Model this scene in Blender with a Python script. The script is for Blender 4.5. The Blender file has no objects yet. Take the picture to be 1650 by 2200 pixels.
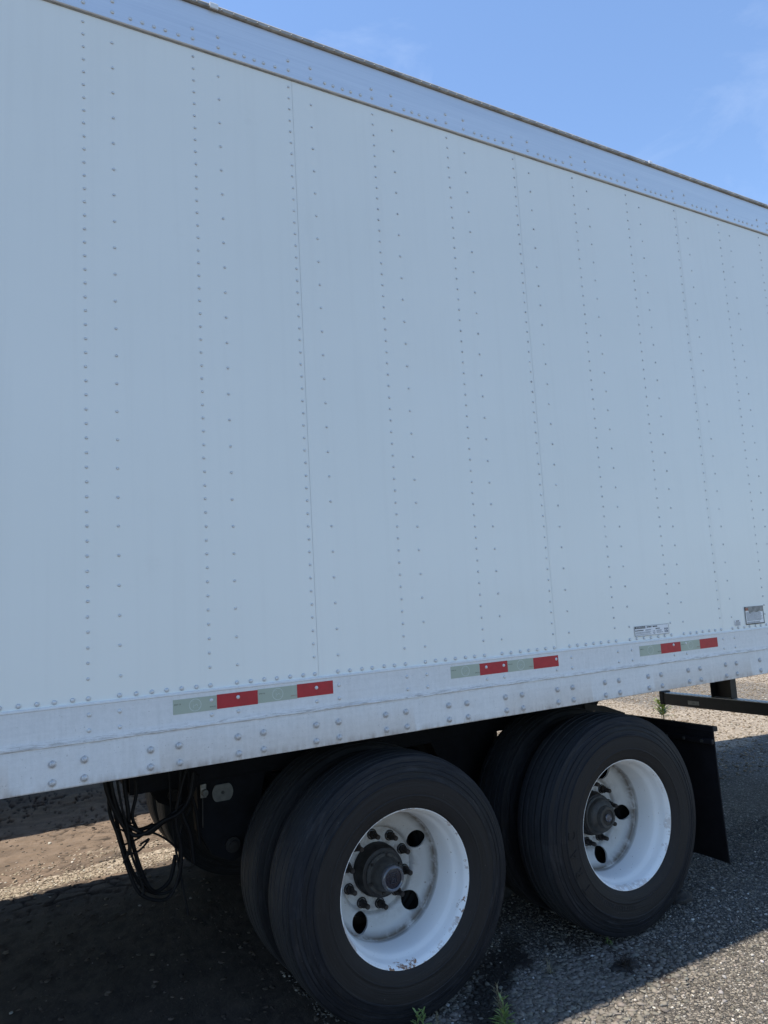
import bpy, bmesh, math, random
import numpy as np
from mathutils import Vector, Matrix
from mathutils.geometry import delaunay_2d_cdt

random.seed(7)
RNG = np.random.default_rng(11)
SC = bpy.context.scene
COL = SC.collection
PI = math.pi

# ------------------------------------------------------------------ camera
CAM = np.array([-0.3396, -2.6134, 1.6371])
yaw, pitch, roll = 0.520975, 0.122366, -0.058248
fw = np.array([math.sin(yaw)*math.cos(pitch), math.cos(yaw)*math.cos(pitch), math.sin(pitch)])
rt = np.array([math.cos(yaw), -math.sin(yaw), 0.0])
up = np.cross(rt, fw)
r2 = math.cos(roll)*rt + math.sin(roll)*up
u2 = -math.sin(roll)*rt + math.cos(roll)*up
cd = bpy.data.cameras.new('camera')
cd.sensor_fit = 'VERTICAL'
cd.sensor_height = 24.0
cd.lens = 24.0*1559.2/2200.0
cd.clip_start = 0.05
cd.clip_end = 3000
cam = bpy.data.objects.new('camera', cd)
COL.objects.link(cam)
cam.matrix_world = Matrix(((r2[0], u2[0], -fw[0], CAM[0]), (r2[1], u2[1], -fw[1], CAM[1]),
                           (r2[2], u2[2], -fw[2], CAM[2]), (0, 0, 0, 1)))
SC.camera = cam

# ------------------------------------------------------------------ sky, sun, exposure
SUN = Vector((-0.34, 0.069, 1.0)).normalized()
EL = math.asin(SUN.z)
AZ = math.atan2(SUN.x, SUN.y)
world = bpy.data.worlds.new('World')
SC.world = world
world.use_nodes = True
wt = world.node_tree
wt.nodes.clear()
wo = wt.nodes.new('ShaderNodeOutputWorld')
wb = wt.nodes.new('ShaderNodeBackground')
sky = wt.nodes.new('ShaderNodeTexSky')
sky.sky_type = 'NISHITA'
sky.sun_disc = False
sky.sun_elevation = EL
sky.sun_rotation = AZ
sky.air_density = 1.0
sky.dust_density = 0.0
sky.ozone_density = 3.5
tc = wt.nodes.new('ShaderNodeTexCoord')
mp = wt.nodes.new('ShaderNodeMapping')
mp.inputs['Scale'].default_value = (1.5, 1.5, 3.2)
mp.inputs['Location'].default_value = (0.47, 0.14, 0.1)
cn = wt.nodes.new('ShaderNodeTexNoise')
cn.inputs['Scale'].default_value = 2.3
cn.inputs['Detail'].default_value = 9
cn.inputs['Roughness'].default_value = 0.62
cn.inputs['Distortion'].default_value = 0.6
cr = wt.nodes.new('ShaderNodeValToRGB')
cr.color_ramp.elements[0].position = 0.58
cr.color_ramp.elements[0].color = (0, 0, 0, 1)
cr.color_ramp.elements[1].position = 0.86
cr.color_ramp.elements[1].color = (0.15, 0.15, 0.15, 1)
mx = wt.nodes.new('ShaderNodeMix')
mx.data_type = 'RGBA'
mx.inputs['B'].default_value = (5.2, 5.6, 6.2, 1)
wt.links.new(tc.outputs['Generated'], mp.inputs['Vector'])
wt.links.new(mp.outputs['Vector'], cn.inputs['Vector'])
wt.links.new(cn.outputs['Fac'], cr.inputs['Fac'])
wt.links.new(cr.outputs['Color'], mx.inputs['Factor'])
wt.links.new(sky.outputs['Color'], mx.inputs['A'])
wt.links.new(mx.outputs['Result'], wb.inputs['Color'])
wt.links.new(wb.outputs['Background'], wo.inputs['Surface'])
wb.inputs['Strength'].default_value = 0.15

sd = bpy.data.lights.new('sun', 'SUN')
sd.energy = 5.0
sd.angle = math.radians(0.53)
sd.color = (1.0, 0.93, 0.82)
sun = bpy.data.objects.new('sun', sd)
COL.objects.link(sun)
sun.rotation_euler = (-SUN).to_track_quat('-Z', 'Y').to_euler()
sun.location = (-4, 2, 12)

SC.view_settings.view_transform = 'Standard'
SC.view_settings.look = 'None'
SC.view_settings.gamma = 1.0
SC.view_settings.exposure = 0.80
SC.view_settings.use_curve_mapping = False


# ------------------------------------------------------------------ material helpers
class NT:
    def __init__(self, name):
        self.m = bpy.data.materials.new(name)
        self.m.use_nodes = True
        self.t = self.m.node_tree
        self.b = self.t.nodes['Principled BSDF']
        self._co = None

    def n(self, typ, **kw):
        nd = self.t.nodes.new(typ)
        for k, v in kw.items():
            if k in ('operation', 'data_type', 'blend_type', 'feature', 'attribute_name', 'interpolation_type', 'noise_dimensions', 'invert', 'clamp', 'wave_type', 'bands_direction'):
                setattr(nd, k, v)
            else:
                self.set(nd.inputs[k], v)
        return nd

    def set(self, sock, v):
        if isinstance(v, bpy.types.NodeSocket):
            self.t.links.new(v, sock)
        else:
            sock.default_value = v

    def co(self, which='Object'):
        if self._co is None:
            self._co = self.t.nodes.new('ShaderNodeTexCoord')
        return self._co.outputs[which]

    def pos(self):
        return self.t.nodes.new('ShaderNodeNewGeometry').outputs['Position']

    def scaled(self, vec, s, loc=(0, 0, 0)):
        nd = self.t.nodes.new('ShaderNodeMapping')
        self.set(nd.inputs['Vector'], vec)
        nd.inputs['Scale'].default_value = s
        nd.inputs['Location'].default_value = loc
        return nd.outputs['Vector']

    def noise(self, vec, scale, detail=4, rough=0.55, dist=0.0):
        nd = self.n('ShaderNodeTexNoise', Vector=vec, Scale=scale, Detail=detail, Roughness=rough, Distortion=dist)
        return nd.outputs['Fac']

    def ramp(self, fac, lo, hi, clo=(0, 0, 0, 1), chi=(1, 1, 1, 1)):
        nd = self.t.nodes.new('ShaderNodeValToRGB')
        self.set(nd.inputs['Fac'], fac)
        e = nd.color_ramp.elements
        e[0].position, e[0].color = lo, clo
        e[1].position, e[1].color = hi, chi
        return nd.outputs['Color']

    def mix(self, fac, a, b, blend='MIX'):
        nd = self.t.nodes.new('ShaderNodeMix')
        nd.data_type = 'RGBA'
        nd.blend_type = blend
        self.set(nd.inputs['Factor'], fac)
        self.set(nd.inputs['A'], a)
        self.set(nd.inputs['B'], b)
        return nd.outputs['Result']

    def math(self, op, a, b=0.0, c=None):
        nd = self.t.nodes.new('ShaderNodeMath')
        nd.operation = op
        self.set(nd.inputs[0], a)
        self.set(nd.inputs[1], b)
        if c is not None:
            self.set(nd.inputs[2], c)
        return nd.outputs[0]

    def bump(self, h, strength, dist=0.01, prev=None):
        nd = self.t.nodes.new('ShaderNodeBump')
        self.set(nd.inputs['Height'], h)
        nd.inputs['Strength'].default_value = strength
        nd.inputs['Distance'].default_value = dist
        if prev is not None:
            self.set(nd.inputs['Normal'], prev)
        return nd.outputs['Normal']

    def out(self, color=None, rough=None, metal=None, normal=None, spec=None):
        i = self.b.inputs
        if color is not None:
            self.set(i['Base Color'], color)
        if rough is not None:
            self.set(i['Roughness'], rough)
        if metal is not None:
            self.set(i['Metallic'], metal)
        if normal is not None:
            self.set(i['Normal'], normal)
        if spec is not None:
            self.set(i['Specular IOR Level'], spec)
        return self.m


def c4(r, g, b):
    return (r, g, b, 1.0)


def simple(name, col, rough, metal=0.0, nscale=30.0, var=0.25, bump=0.0, spec=0.5):
    t = NT(name)
    f = t.noise(t.co(), nscale, 5, 0.6)
    lo = c4(*[v*(1-var) for v in col])
    hi = c4(*[min(1, v*(1+var)) for v in col])
    cl = t.ramp(f, 0.3, 0.7, lo, hi)
    f2 = t.noise(t.co(), nscale*3, 4, 0.6)
    r = t.math('ADD', t.math('MULTIPLY', f2, 0.2), rough-0.1)
    nm = t.bump(f2, bump, 0.004) if bump else None
    return t.out(cl, r, metal, nm, spec)


def m_wall():
    t = NT('white_painted_aluminium')
    co = t.pos()
    big = t.noise(t.scaled(co, (0.5, 0.5, 0.9)), 1.6, 3, 0.5)
    col = t.ramp(big, 0.3, 0.75, c4(0.735, 0.748, 0.705), c4(0.77, 0.78, 0.738))
    streak = t.noise(t.scaled(co, (22, 22, 0.7)), 1.0, 5, 0.6)
    col = t.mix(t.math('MULTIPLY', t.ramp(streak, 0.50, 0.80), 0.10), col, c4(0.5, 0.49, 0.46))
    dirt = t.noise(co, 7, 6, 0.7)
    col = t.mix(t.math('MULTIPLY', t.ramp(dirt, 0.62, 0.80), 0.12), col, c4(0.46, 0.44, 0.40))
    fine = t.noise(co, 160, 3, 0.6)
    rough = t.math('ADD', t.math('MULTIPLY', fine, 0.12), 0.30)
    nm = t.bump(t.noise(co, 2.2, 2, 0.5), 0.06, 0.05)
    return t.out(col, rough, 0.0, nm, 0.4)


def m_toprail():
    t = NT('brushed_aluminium')
    co = t.pos()
    br = t.noise(t.scaled(co, (3, 60, 260)), 1.0, 6, 0.65)
    br2 = t.noise(t.scaled(co, (0.8, 5, 40)), 1.0, 5, 0.6)
    f = t.math('ADD', t.math('MULTIPLY', br, 0.5), t.math('MULTIPLY', br2, 0.5))
    col = t.ramp(f, 0.32, 0.68, c4(0.60, 0.61, 0.62), c4(0.70, 0.71, 0.72))
    scr = t.noise(t.scaled(co, (9, 9, 40)), 1.0, 7, 0.75, 0.8)
    col = t.mix(t.math('MULTIPLY', t.ramp(scr, 0.66, 0.76), 0.35), col, c4(0.35, 0.36, 0.38))
    return t.out(col, t.math('ADD', t.math('MULTIPLY', f, 0.25), 0.33), 0.75, t.bump(f, 0.12, 0.003))


def m_botrail():
    t = NT('weathered_aluminium_rail')
    co = t.pos()
    mot = t.noise(co, 55, 5, 0.7)
    ver = t.noise(t.scaled(co, (70, 30, 3.0)), 1.0, 5, 0.65)
    hor = t.noise(t.scaled(co, (2.2, 10, 90)), 1.0, 6, 0.65)
    f = t.math('ADD', t.math('MULTIPLY', mot, 0.45), t.math('MULTIPLY', ver, 0.3))
    f = t.math('ADD', f, t.math('MULTIPLY', hor, 0.25))
    col = t.ramp(f, 0.35, 0.66, c4(0.56, 0.57, 0.57), c4(0.68, 0.685, 0.685))
    speck = t.noise(co, 190, 3, 0.6)
    col = t.mix(t.math('MULTIPLY', t.ramp(speck, 0.66, 0.74), 0.6), col, c4(0.16, 0.15, 0.145))
    grime = t.noise(t.scaled(co, (26, 10, 5)), 1.0, 5, 0.65)
    z = t.n('ShaderNodeSeparateXYZ', Vector=co).outputs['Z']
    low = t.n('ShaderNodeMapRange', Value=z).outputs['Result']
    mr = low.node
    mr.inputs['From Min'].default_value = 1.135
    mr.inputs['From Max'].default_value = 1.100
    gm = t.math('MULTIPLY', low, t.ramp(grime, 0.42, 0.70))
    col = t.mix(t.math('MULTIPLY', gm, 0.7), col, c4(0.20, 0.15, 0.11))
    ri = t.math('ABSOLUTE', t.math('SUBTRACT', z, 1.244), 0)
    rm = t.n('ShaderNodeMapRange', Value=ri)
    rm.inputs['From Min'].default_value = 0.016
    rm.inputs['From Max'].default_value = 0.002
    sc = t.noise(t.scaled(co, (14, 10, 160)), 1.0, 7, 0.75, 1.2)
    col = t.mix(t.math('MULTIPLY', rm.outputs['Result'], t.math('MULTIPLY', t.ramp(sc, 0.47, 0.62), 0.8)), col, c4(0.24, 0.225, 0.21))
    return t.out(col, t.math('ADD', t.math('MULTIPLY', mot, 0.25), 0.42), 0.15, t.bump(mot, 0.12, 0.003))


def m_rubber(name, base=(0.0040, 0.0050, 0.0078), brown=0.5, seed=0.0):
    t = NT(name)
    co = t.co()
    sx = t.n('ShaderNodeSeparateXYZ', Vector=co)
    rad = t.math('SQRT', t.math('ADD', t.math('POWER', sx.outputs['X'], 2.0), t.math('POWER', sx.outputs['Z'], 2.0)))
    ang = t.math('ARCTAN2', sx.outputs['Z'], sx.outputs['X'])
    cv = t.n('ShaderNodeCombineXYZ', X=t.math('MULTIPLY', rad, 60), Y=t.math('MULTIPLY', ang, 1.3), Z=t.math('MULTIPLY', sx.outputs['Y'], 40)).outputs['Vector']
    cvs = t.scaled(cv, (1, 1, 1), (seed, seed*2, 0))
    rings = t.noise(cvs, 1.0, 6, 0.6, 0.4)
    col = t.ramp(rings, 0.3, 0.72, c4(*[v*0.62 for v in base]), c4(*[v*1.7 for v in base]))
    band = t.noise(t.scaled(cv, (0.16, 1.0, 0.1), (seed, 3+seed, 1)), 1.0, 4, 0.55)
    col = t.mix(t.math('MULTIPLY', t.ramp(band, 0.45, 0.62), brown), col, c4(0.0125, 0.0118, 0.0122))
    wob = t.math('MULTIPLY', t.math('SUBTRACT', t.noise(t.scaled(co, (1, 1, 1), (seed, 0, 0)), 9, 6, 0.7), 0.5), 0.035)
    zn = t.n('ShaderNodeMapRange', Value=t.math('ADD', rad, wob))
    zn.inputs['From Min'].default_value = 0.408
    zn.inputs['From Max'].default_value = 0.414
    zone = zn.outputs['Result']
    col = t.mix(t.math('MULTIPLY', t.math('SUBTRACT', 1.0, zone), 0.8), col, t.ramp(rings, 0.3, 0.7, c4(0.0085, 0.0078, 0.0078), c4(0.0210, 0.0185, 0.0175)))
    sc1 = t.noise(t.scaled(cv, (0.5, 1.6, 0.3), (seed, 7, 3)), 1.0, 8, 0.8, 0.5)
    col = t.mix(t.math('MULTIPLY', t.math('MULTIPLY', zone, t.ramp(sc1, 0.51, 0.68)), 0.55), col, c4(0.040, 0.040, 0.043))
    td = t.n('ShaderNodeMapRange', Value=rad)
    td.inputs['From Min'].default_value = 0.501
    td.inputs['From Max'].default_value = 0.5065
    col = t.mix(t.math('MULTIPLY', td.outputs['Result'], 0.8), col, t.ramp(sc1, 0.3, 0.7, c4(0.020, 0.022, 0.025), c4(0.040, 0.042, 0.045)))
    dust = t.noise(co, 16, 7, 0.75, 0.5)
    col = t.mix(t.math('MULTIPLY', t.ramp(dust, 0.62, 0.80), 0.3), col, c4(0.06, 0.055, 0.052))
    sp = t.noise(co, 90, 3, 0.6)
    col = t.mix(t.math('MULTIPLY', t.ramp(sp, 0.72, 0.76), 0.5), col, c4(0.16, 0.15, 0.14))
    rough = t.ramp(rings, 0.3, 0.75, c4(0.55, 0.55, 0.55), c4(0.80, 0.80, 0.80))
    nm = t.bump(rings, 0.6, 0.006)
    nm = t.bump(t.noise(co, 120, 4, 0.7), 0.2, 0.002, nm)
    return t.out(col, rough, 0.0, nm, 0.28)


def m_wheel(name, rust=1.0, seed=0.0):
    t = NT(name)
    co = t.co()
    sx = t.n('ShaderNodeSeparateXYZ', Vector=co)
    rad = t.math('SQRT', t.math('ADD', t.math('POWER', sx.outputs['X'], 2.0), t.math('POWER', sx.outputs['Z'], 2.0)))
    cos = t.scaled(co, (1, 1, 1), (seed, seed, seed))
    big = t.noise(cos, 4, 3, 0.5)
    col = t.ramp(big, 0.3, 0.7, c4(0.74, 0.745, 0.73), c4(0.80, 0.805, 0.80))

    def near(v, c, w):
        nd = t.n('ShaderNodeMapRange', Value=t.math('ABSOLUTE', t.math('SUBTRACT', v, c), 0))
        nd.inputs['From Min'].default_value = w
        nd.inputs['From Max'].default_value = 0.0
        return nd.outputs['Result']
    face = t.n('ShaderNodeMapRange', Value=rad)
    face.inputs['From Min'].default_value = 0.258
    face.inputs['From Max'].default_value = 0.235
    col = t.mix(t.math('MULTIPLY', face.outputs['Result'], t.math('ADD', t.math('MULTIPLY', t.noise(cos, 4, 3, 0.5), 0.5), 0.45)), col, c4(0.34, 0.335, 0.315))  # disc face greyed in colour to stand in for shading inside the rim
    # grime collected in the groove where the disc meets the rim
    g = t.math('MULTIPLY', near(sx.outputs['Y'], 0.200, 0.030), near(rad, 0.255, 0.022))
    gn = t.noise(cos, 14, 6, 0.7, 0.4)
    g2 = t.math('MULTIPLY', t.math('POWER', g, 0.5), t.ramp(gn, 0.22, 0.52))
    col = t.mix(t.math('MULTIPLY', g2, 0.95), col, c4(0.10, 0.075, 0.048))
    # stains around the hub and the raised ring
    g3 = t.math('MULTIPLY', near(rad, 0.172, 0.010), t.ramp(t.noise(cos, 9, 5, 0.7), 0.42, 0.66))
    col = t.mix(t.math('MULTIPLY', g3, 0.8), col, c4(0.25, 0.22, 0.19))
    g4 = t.math('MULTIPLY', t.math('POWER', near(rad, 0.11, 0.11), 0.7), t.ramp(t.noise(cos, 20, 7, 0.8, 0.7), 0.44, 0.64))
    col = t.mix(t.math('MULTIPLY', g4, 0.75), col, c4(0.17, 0.135, 0.105))
    # rust along the outer lip
    lip = t.math('MULTIPLY', near(rad, 0.299, 0.020), near(sx.outputs['Y'], 0.02, 0.05))
    rn = t.noise(cos, 11, 6, 0.75, 0.3)
    rn2 = t.noise(cos, 60, 4, 0.7)
    ang = t.math('ARCTAN2', sx.outputs['Z'], sx.outputs['X'])
    spot = t.math('MAXIMUM', near(ang, -1.65, 0.55), t.math('MULTIPLY', near(ang, -0.35, 0.45), 0.8))
    spot = t.math('MAXIMUM', spot, 0.22)
    lip = t.math('MULTIPLY', lip, t.math('POWER', spot, 1.2))
    rm = t.math('MULTIPLY', t.math('POWER', lip, 0.45), t.ramp(t.math('ADD', t.math('MULTIPLY', rn, 0.7), t.math('MULTIPLY', rn2, 0.3)), 0.46, 0.54))
    rm = t.ramp(rm, 0.25, 0.40)
    col = t.mix(t.math('MULTIPLY', rm, 0.95*rust), col, t.ramp(rn2, 0.3, 0.7, c4(0.11, 0.045, 0.018), c4(0.26, 0.125, 0.055)))
    sp = t.noise(cos, 75, 3, 0.6)
    col = t.mix(t.math('MULTIPLY', t.ramp(sp, 0.69, 0.73), 0.75), col, c4(0.12, 0.07, 0.045))
    return t.out(col, t.math('ADD', t.math('MULTIPLY', gn, 0.25), 0.30), 0.0, t.bump(sp, 0.1, 0.002), 0.45)


def m_ground():
    t = NT('ground_asphalt_and_dried_mud')
    co = t.pos()
    a = t.n('ShaderNodeAttribute', attribute_name='zone')
    zs = t.n('ShaderNodeSeparateColor', Color=a.outputs['Color'])
    mud, pale = zs.outputs['Red'], zs.outputs['Green']
    crack = zs.outputs['Blue']
    # asphalt: packed aggregate
    v1 = t.n('ShaderNodeTexVoronoi', Vector=co, Scale=75.0)
    v2 = t.n('ShaderNodeTexVoronoi', Vector=co, Scale=75.0, feature='DISTANCE_TO_EDGE')
    agg = t.n('ShaderNodeSeparateColor', Color=v1.outputs['Color']).outputs['Red']
    ca = t.ramp(agg, 0.0, 1.0, c4(0.062, 0.056, 0.048), c4(0.28, 0.248, 0.205))
    ca = t.mix(t.math('MULTIPLY', t.ramp(agg, 0.90, 0.95), 0.8), ca, c4(0.42, 0.40, 0.37))
    ca = t.mix(t.ramp(v2.outputs['Distance'], 0.04, 0.16, c4(1, 1, 1), c4(0, 0, 0)), ca, c4(0.026, 0.025, 0.024))
    bign = t.noise(co, 1.7, 5, 0.6)
    ca = t.mix(t.math('MULTIPLY', t.ramp(bign, 0.45, 0.65), 0.35), ca, c4(0.12, 0.11, 0.098))
    # dried mud
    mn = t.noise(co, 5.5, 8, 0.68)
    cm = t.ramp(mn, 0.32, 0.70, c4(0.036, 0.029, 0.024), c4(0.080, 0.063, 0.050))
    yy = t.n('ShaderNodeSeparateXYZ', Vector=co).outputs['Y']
    lighter = t.ramp(t.math('ADD', t.math('MULTIPLY', t.math('SUBTRACT', yy, 2.3), 0.45), t.math('MULTIPLY', t.math('SUBTRACT', t.noise(co, 2.2, 5, 0.65), 0.5), 1.6)), 0.0, 0.35)  # sun and trailer shade painted into the mud: lighter beyond the trailer
    cm = t.mix(lighter, cm, t.ramp(mn, 0.32, 0.70, c4(0.082, 0.060, 0.044), c4(0.165, 0.122, 0.090)))
    fn = t.noise(co, 70, 5, 0.7)
    cm = t.mix(t.math('MULTIPLY', t.ramp(fn, 0.52, 0.75), 0.25), cm, c4(0.17, 0.13, 0.098))
    cm = t.mix(crack, cm, c4(0.028, 0.022, 0.018))
    # pale grit
    vp = t.n('ShaderNodeTexVoronoi', Vector=co, Scale=58.0)
    pa = t.n('ShaderNodeSeparateColor', Color=vp.outputs['Color']).outputs['Green']
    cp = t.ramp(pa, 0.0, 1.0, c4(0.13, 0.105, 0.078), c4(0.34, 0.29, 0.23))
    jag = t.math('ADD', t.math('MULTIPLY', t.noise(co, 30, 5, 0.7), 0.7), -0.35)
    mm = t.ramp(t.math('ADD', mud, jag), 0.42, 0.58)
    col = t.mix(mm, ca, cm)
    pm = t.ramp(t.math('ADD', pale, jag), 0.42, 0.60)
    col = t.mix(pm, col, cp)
    hb = t.math('ADD', t.math('MULTIPLY', v2.outputs['Distance'], t.math('SUBTRACT', 1.0, mm)), t.math('MULTIPLY', fn, 0.35))
    nm = t.bump(hb, 0.9, 0.012)
    nm = t.bump(mn, 0.25, 0.02, nm)
    return t.out(col, 0.9, 0.0, nm, 0.25)


def m_stone():
    t = NT('loose_stone')
    a = t.n('ShaderNodeAttribute', attribute_name='tint')
    n = t.noise(t.co(), 120, 4, 0.7)
    col = t.mix(t.math('MULTIPLY', n, 0.5), a.outputs['Color'], c4(0.03, 0.028, 0.026))
    return t.out(col, 0.9, 0.0, t.bump(n, 0.5, 0.003), 0.25)


M = {}
M['wall'] = m_wall()
M['toprail'] = m_toprail()
M['botrail'] = m_botrail()
M['rivet'] = simple('rivet_aluminium', (0.54, 0.55, 0.55), 0.5, 0.3, 11, 0.30)
M['bolt'] = simple('dull_bolt_metal', (0.46, 0.46, 0.46), 0.5, 0.25, 120, 0.3)
M['roofedge'] = simple('brown_grey_roof_edge', (0.30, 0.28, 0.25), 0.6, 0.1, 14, 0.4, 0.2)  # mottled brown-grey, darker than the wall paint
M['roof'] = simple('roof_sheet', (0.62, 0.62, 0.62), 0.5, 0.0, 3, 0.1)
M['rubber1'] = m_rubber('tyre_rubber_worn', seed=0.0, brown=0.75)
M['rubber2'] = m_rubber('tyre_rubber_ribbed', seed=4.3, brown=0.45)
M['rubber3'] = m_rubber('tyre_rubber_dusty', base=(0.0045, 0.0050, 0.0065), seed=8.1, brown=0.6)
M['wheel1'] = m_wheel('white_wheel_rusty', 1.0, 0.37)
M['wheel2'] = m_wheel('white_wheel_clean', 0.35, 2.9)
M['black'] = simple('black_painted_steel', (0.007, 0.007, 0.009), 0.6, 0.0, 18, 0.5, 0.15, 0.3)
M['black2'] = simple('black_undercarriage', (0.0050, 0.0055, 0.0075), 0.75, 0.0, 12, 0.5, 0.2, 0.2)
M['hose'] = simple('black_hose_rubber', (0.005, 0.005, 0.006), 0.65, 0.0, 60, 0.4, 0.0, 0.25)
M['flap'] = simple('black_rubber_flap', (0.0055, 0.0055, 0.0072), 0.8, 0.0, 9, 0.45, 0.1, 0.2)
M['hub'] = simple('cast_hub_grey', (0.042, 0.041, 0.038), 0.6, 0.25, 26, 0.5, 0.35)
M['hubdark'] = simple('greasy_hub', (0.010, 0.009, 0.0085), 0.6, 0.0, 26, 0.6, 0.35)
M['nut'] = simple('rusty_nut', (0.022, 0.016, 0.013), 0.7, 0.1, 60, 0.6, 0.3)
M['cap'] = simple('hub_cap_window', (0.006, 0.010, 0.022), 0.25, 0.0, 30, 0.3)
M['caprim'] = simple('hub_cap_clear_rim', (0.11, 0.11, 0.12), 0.18, 0.3, 40, 0.3)
M['capmark'] = simple('hub_cap_mark', (0.035, 0.04, 0.055), 0.35, 0.0, 40, 0.2)
M['plate'] = simple('bare_disc_plate', (0.135, 0.135, 0.122), 0.6, 0.2, 24, 0.3, 0.2)
M['brass'] = simple('valve_fitting_metal', (0.20, 0.195, 0.175), 0.5, 0.3, 60, 0.4)
M['red'] = simple('red_reflective_film', (0.36, 0.010, 0.022), 0.35, 0.0, 40, 0.12)
M['white_film'] = simple('white_reflective_film', (0.34, 0.385, 0.315), 0.4, 0.0, 9, 0.06)
M['emblem'] = simple('pale_film_mark', (0.50, 0.55, 0.50), 0.4, 0.0, 40, 0.1)
M['redmark'] = simple('red_film_print', (0.30, 0.12, 0.08), 0.5, 0.0, 40, 0.1)
M['ink'] = simple('black_print', (0.015, 0.017, 0.02), 0.5, 0.0, 40, 0.2)
M['inkgrey'] = simple('grey_print', (0.17, 0.19, 0.22), 0.5, 0.0, 40, 0.25)
M['label'] = simple('label_white', (0.68, 0.69, 0.70), 0.4, 0.0, 30, 0.05)
M['peel'] = simple('peeled_label_backing', (0.24, 0.235, 0.215), 0.7, 0.0, 35, 0.35)
M['bumper'] = simple('bumper_steel', (0.008, 0.008, 0.010), 0.55, 0.0, 20, 0.4)
M['grip'] = simple('grip_strip_metal', (0.42, 0.42, 0.42), 0.4, 0.6, 30, 0.25)
M['leaf'] = simple('weed_leaf', (0.15, 0.21, 0.06), 0.55, 0.0, 30, 0.45)
M['leafdry'] = simple('dry_weed', (0.17, 0.15, 0.09), 0.7, 0.0, 30, 0.45)
M['twig'] = simple('dark_dead_twig', (0.032, 0.024, 0.018), 0.8, 0.0, 30, 0.45)
M['clod'] = simple('dark_clod', (0.020, 0.018, 0.017), 0.85, 0.0, 40, 0.6, 0.6)
M['ground'] = m_ground()
M['stone'] = m_stone()


# ------------------------------------------------------------------ mesh helpers
def mk(name, verts, faces, mat, parent=None, smooth=False, sharp=35):
    me = bpy.data.meshes.new(name)
    me.from_pydata([tuple(map(float, v)) for v in verts], [], [tuple(f) for f in faces])
    if isinstance(mat, str):
        mat = M[mat]
    me.materials.append(mat)
    if smooth:
        me.shade_smooth()
        me.set_sharp_from_angle(angle=math.radians(sharp))
    return link(name, me, parent)


def link(name, me, parent=None, loc=None, rot=None):
    o = bpy.data.objects.new(name, me)
    COL.objects.link(o)
    if parent is not None:
        o.parent = parent
    if loc is not None:
        o.location = loc
    if rot is not None:
        o.rotation_euler = rot
    return o


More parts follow.
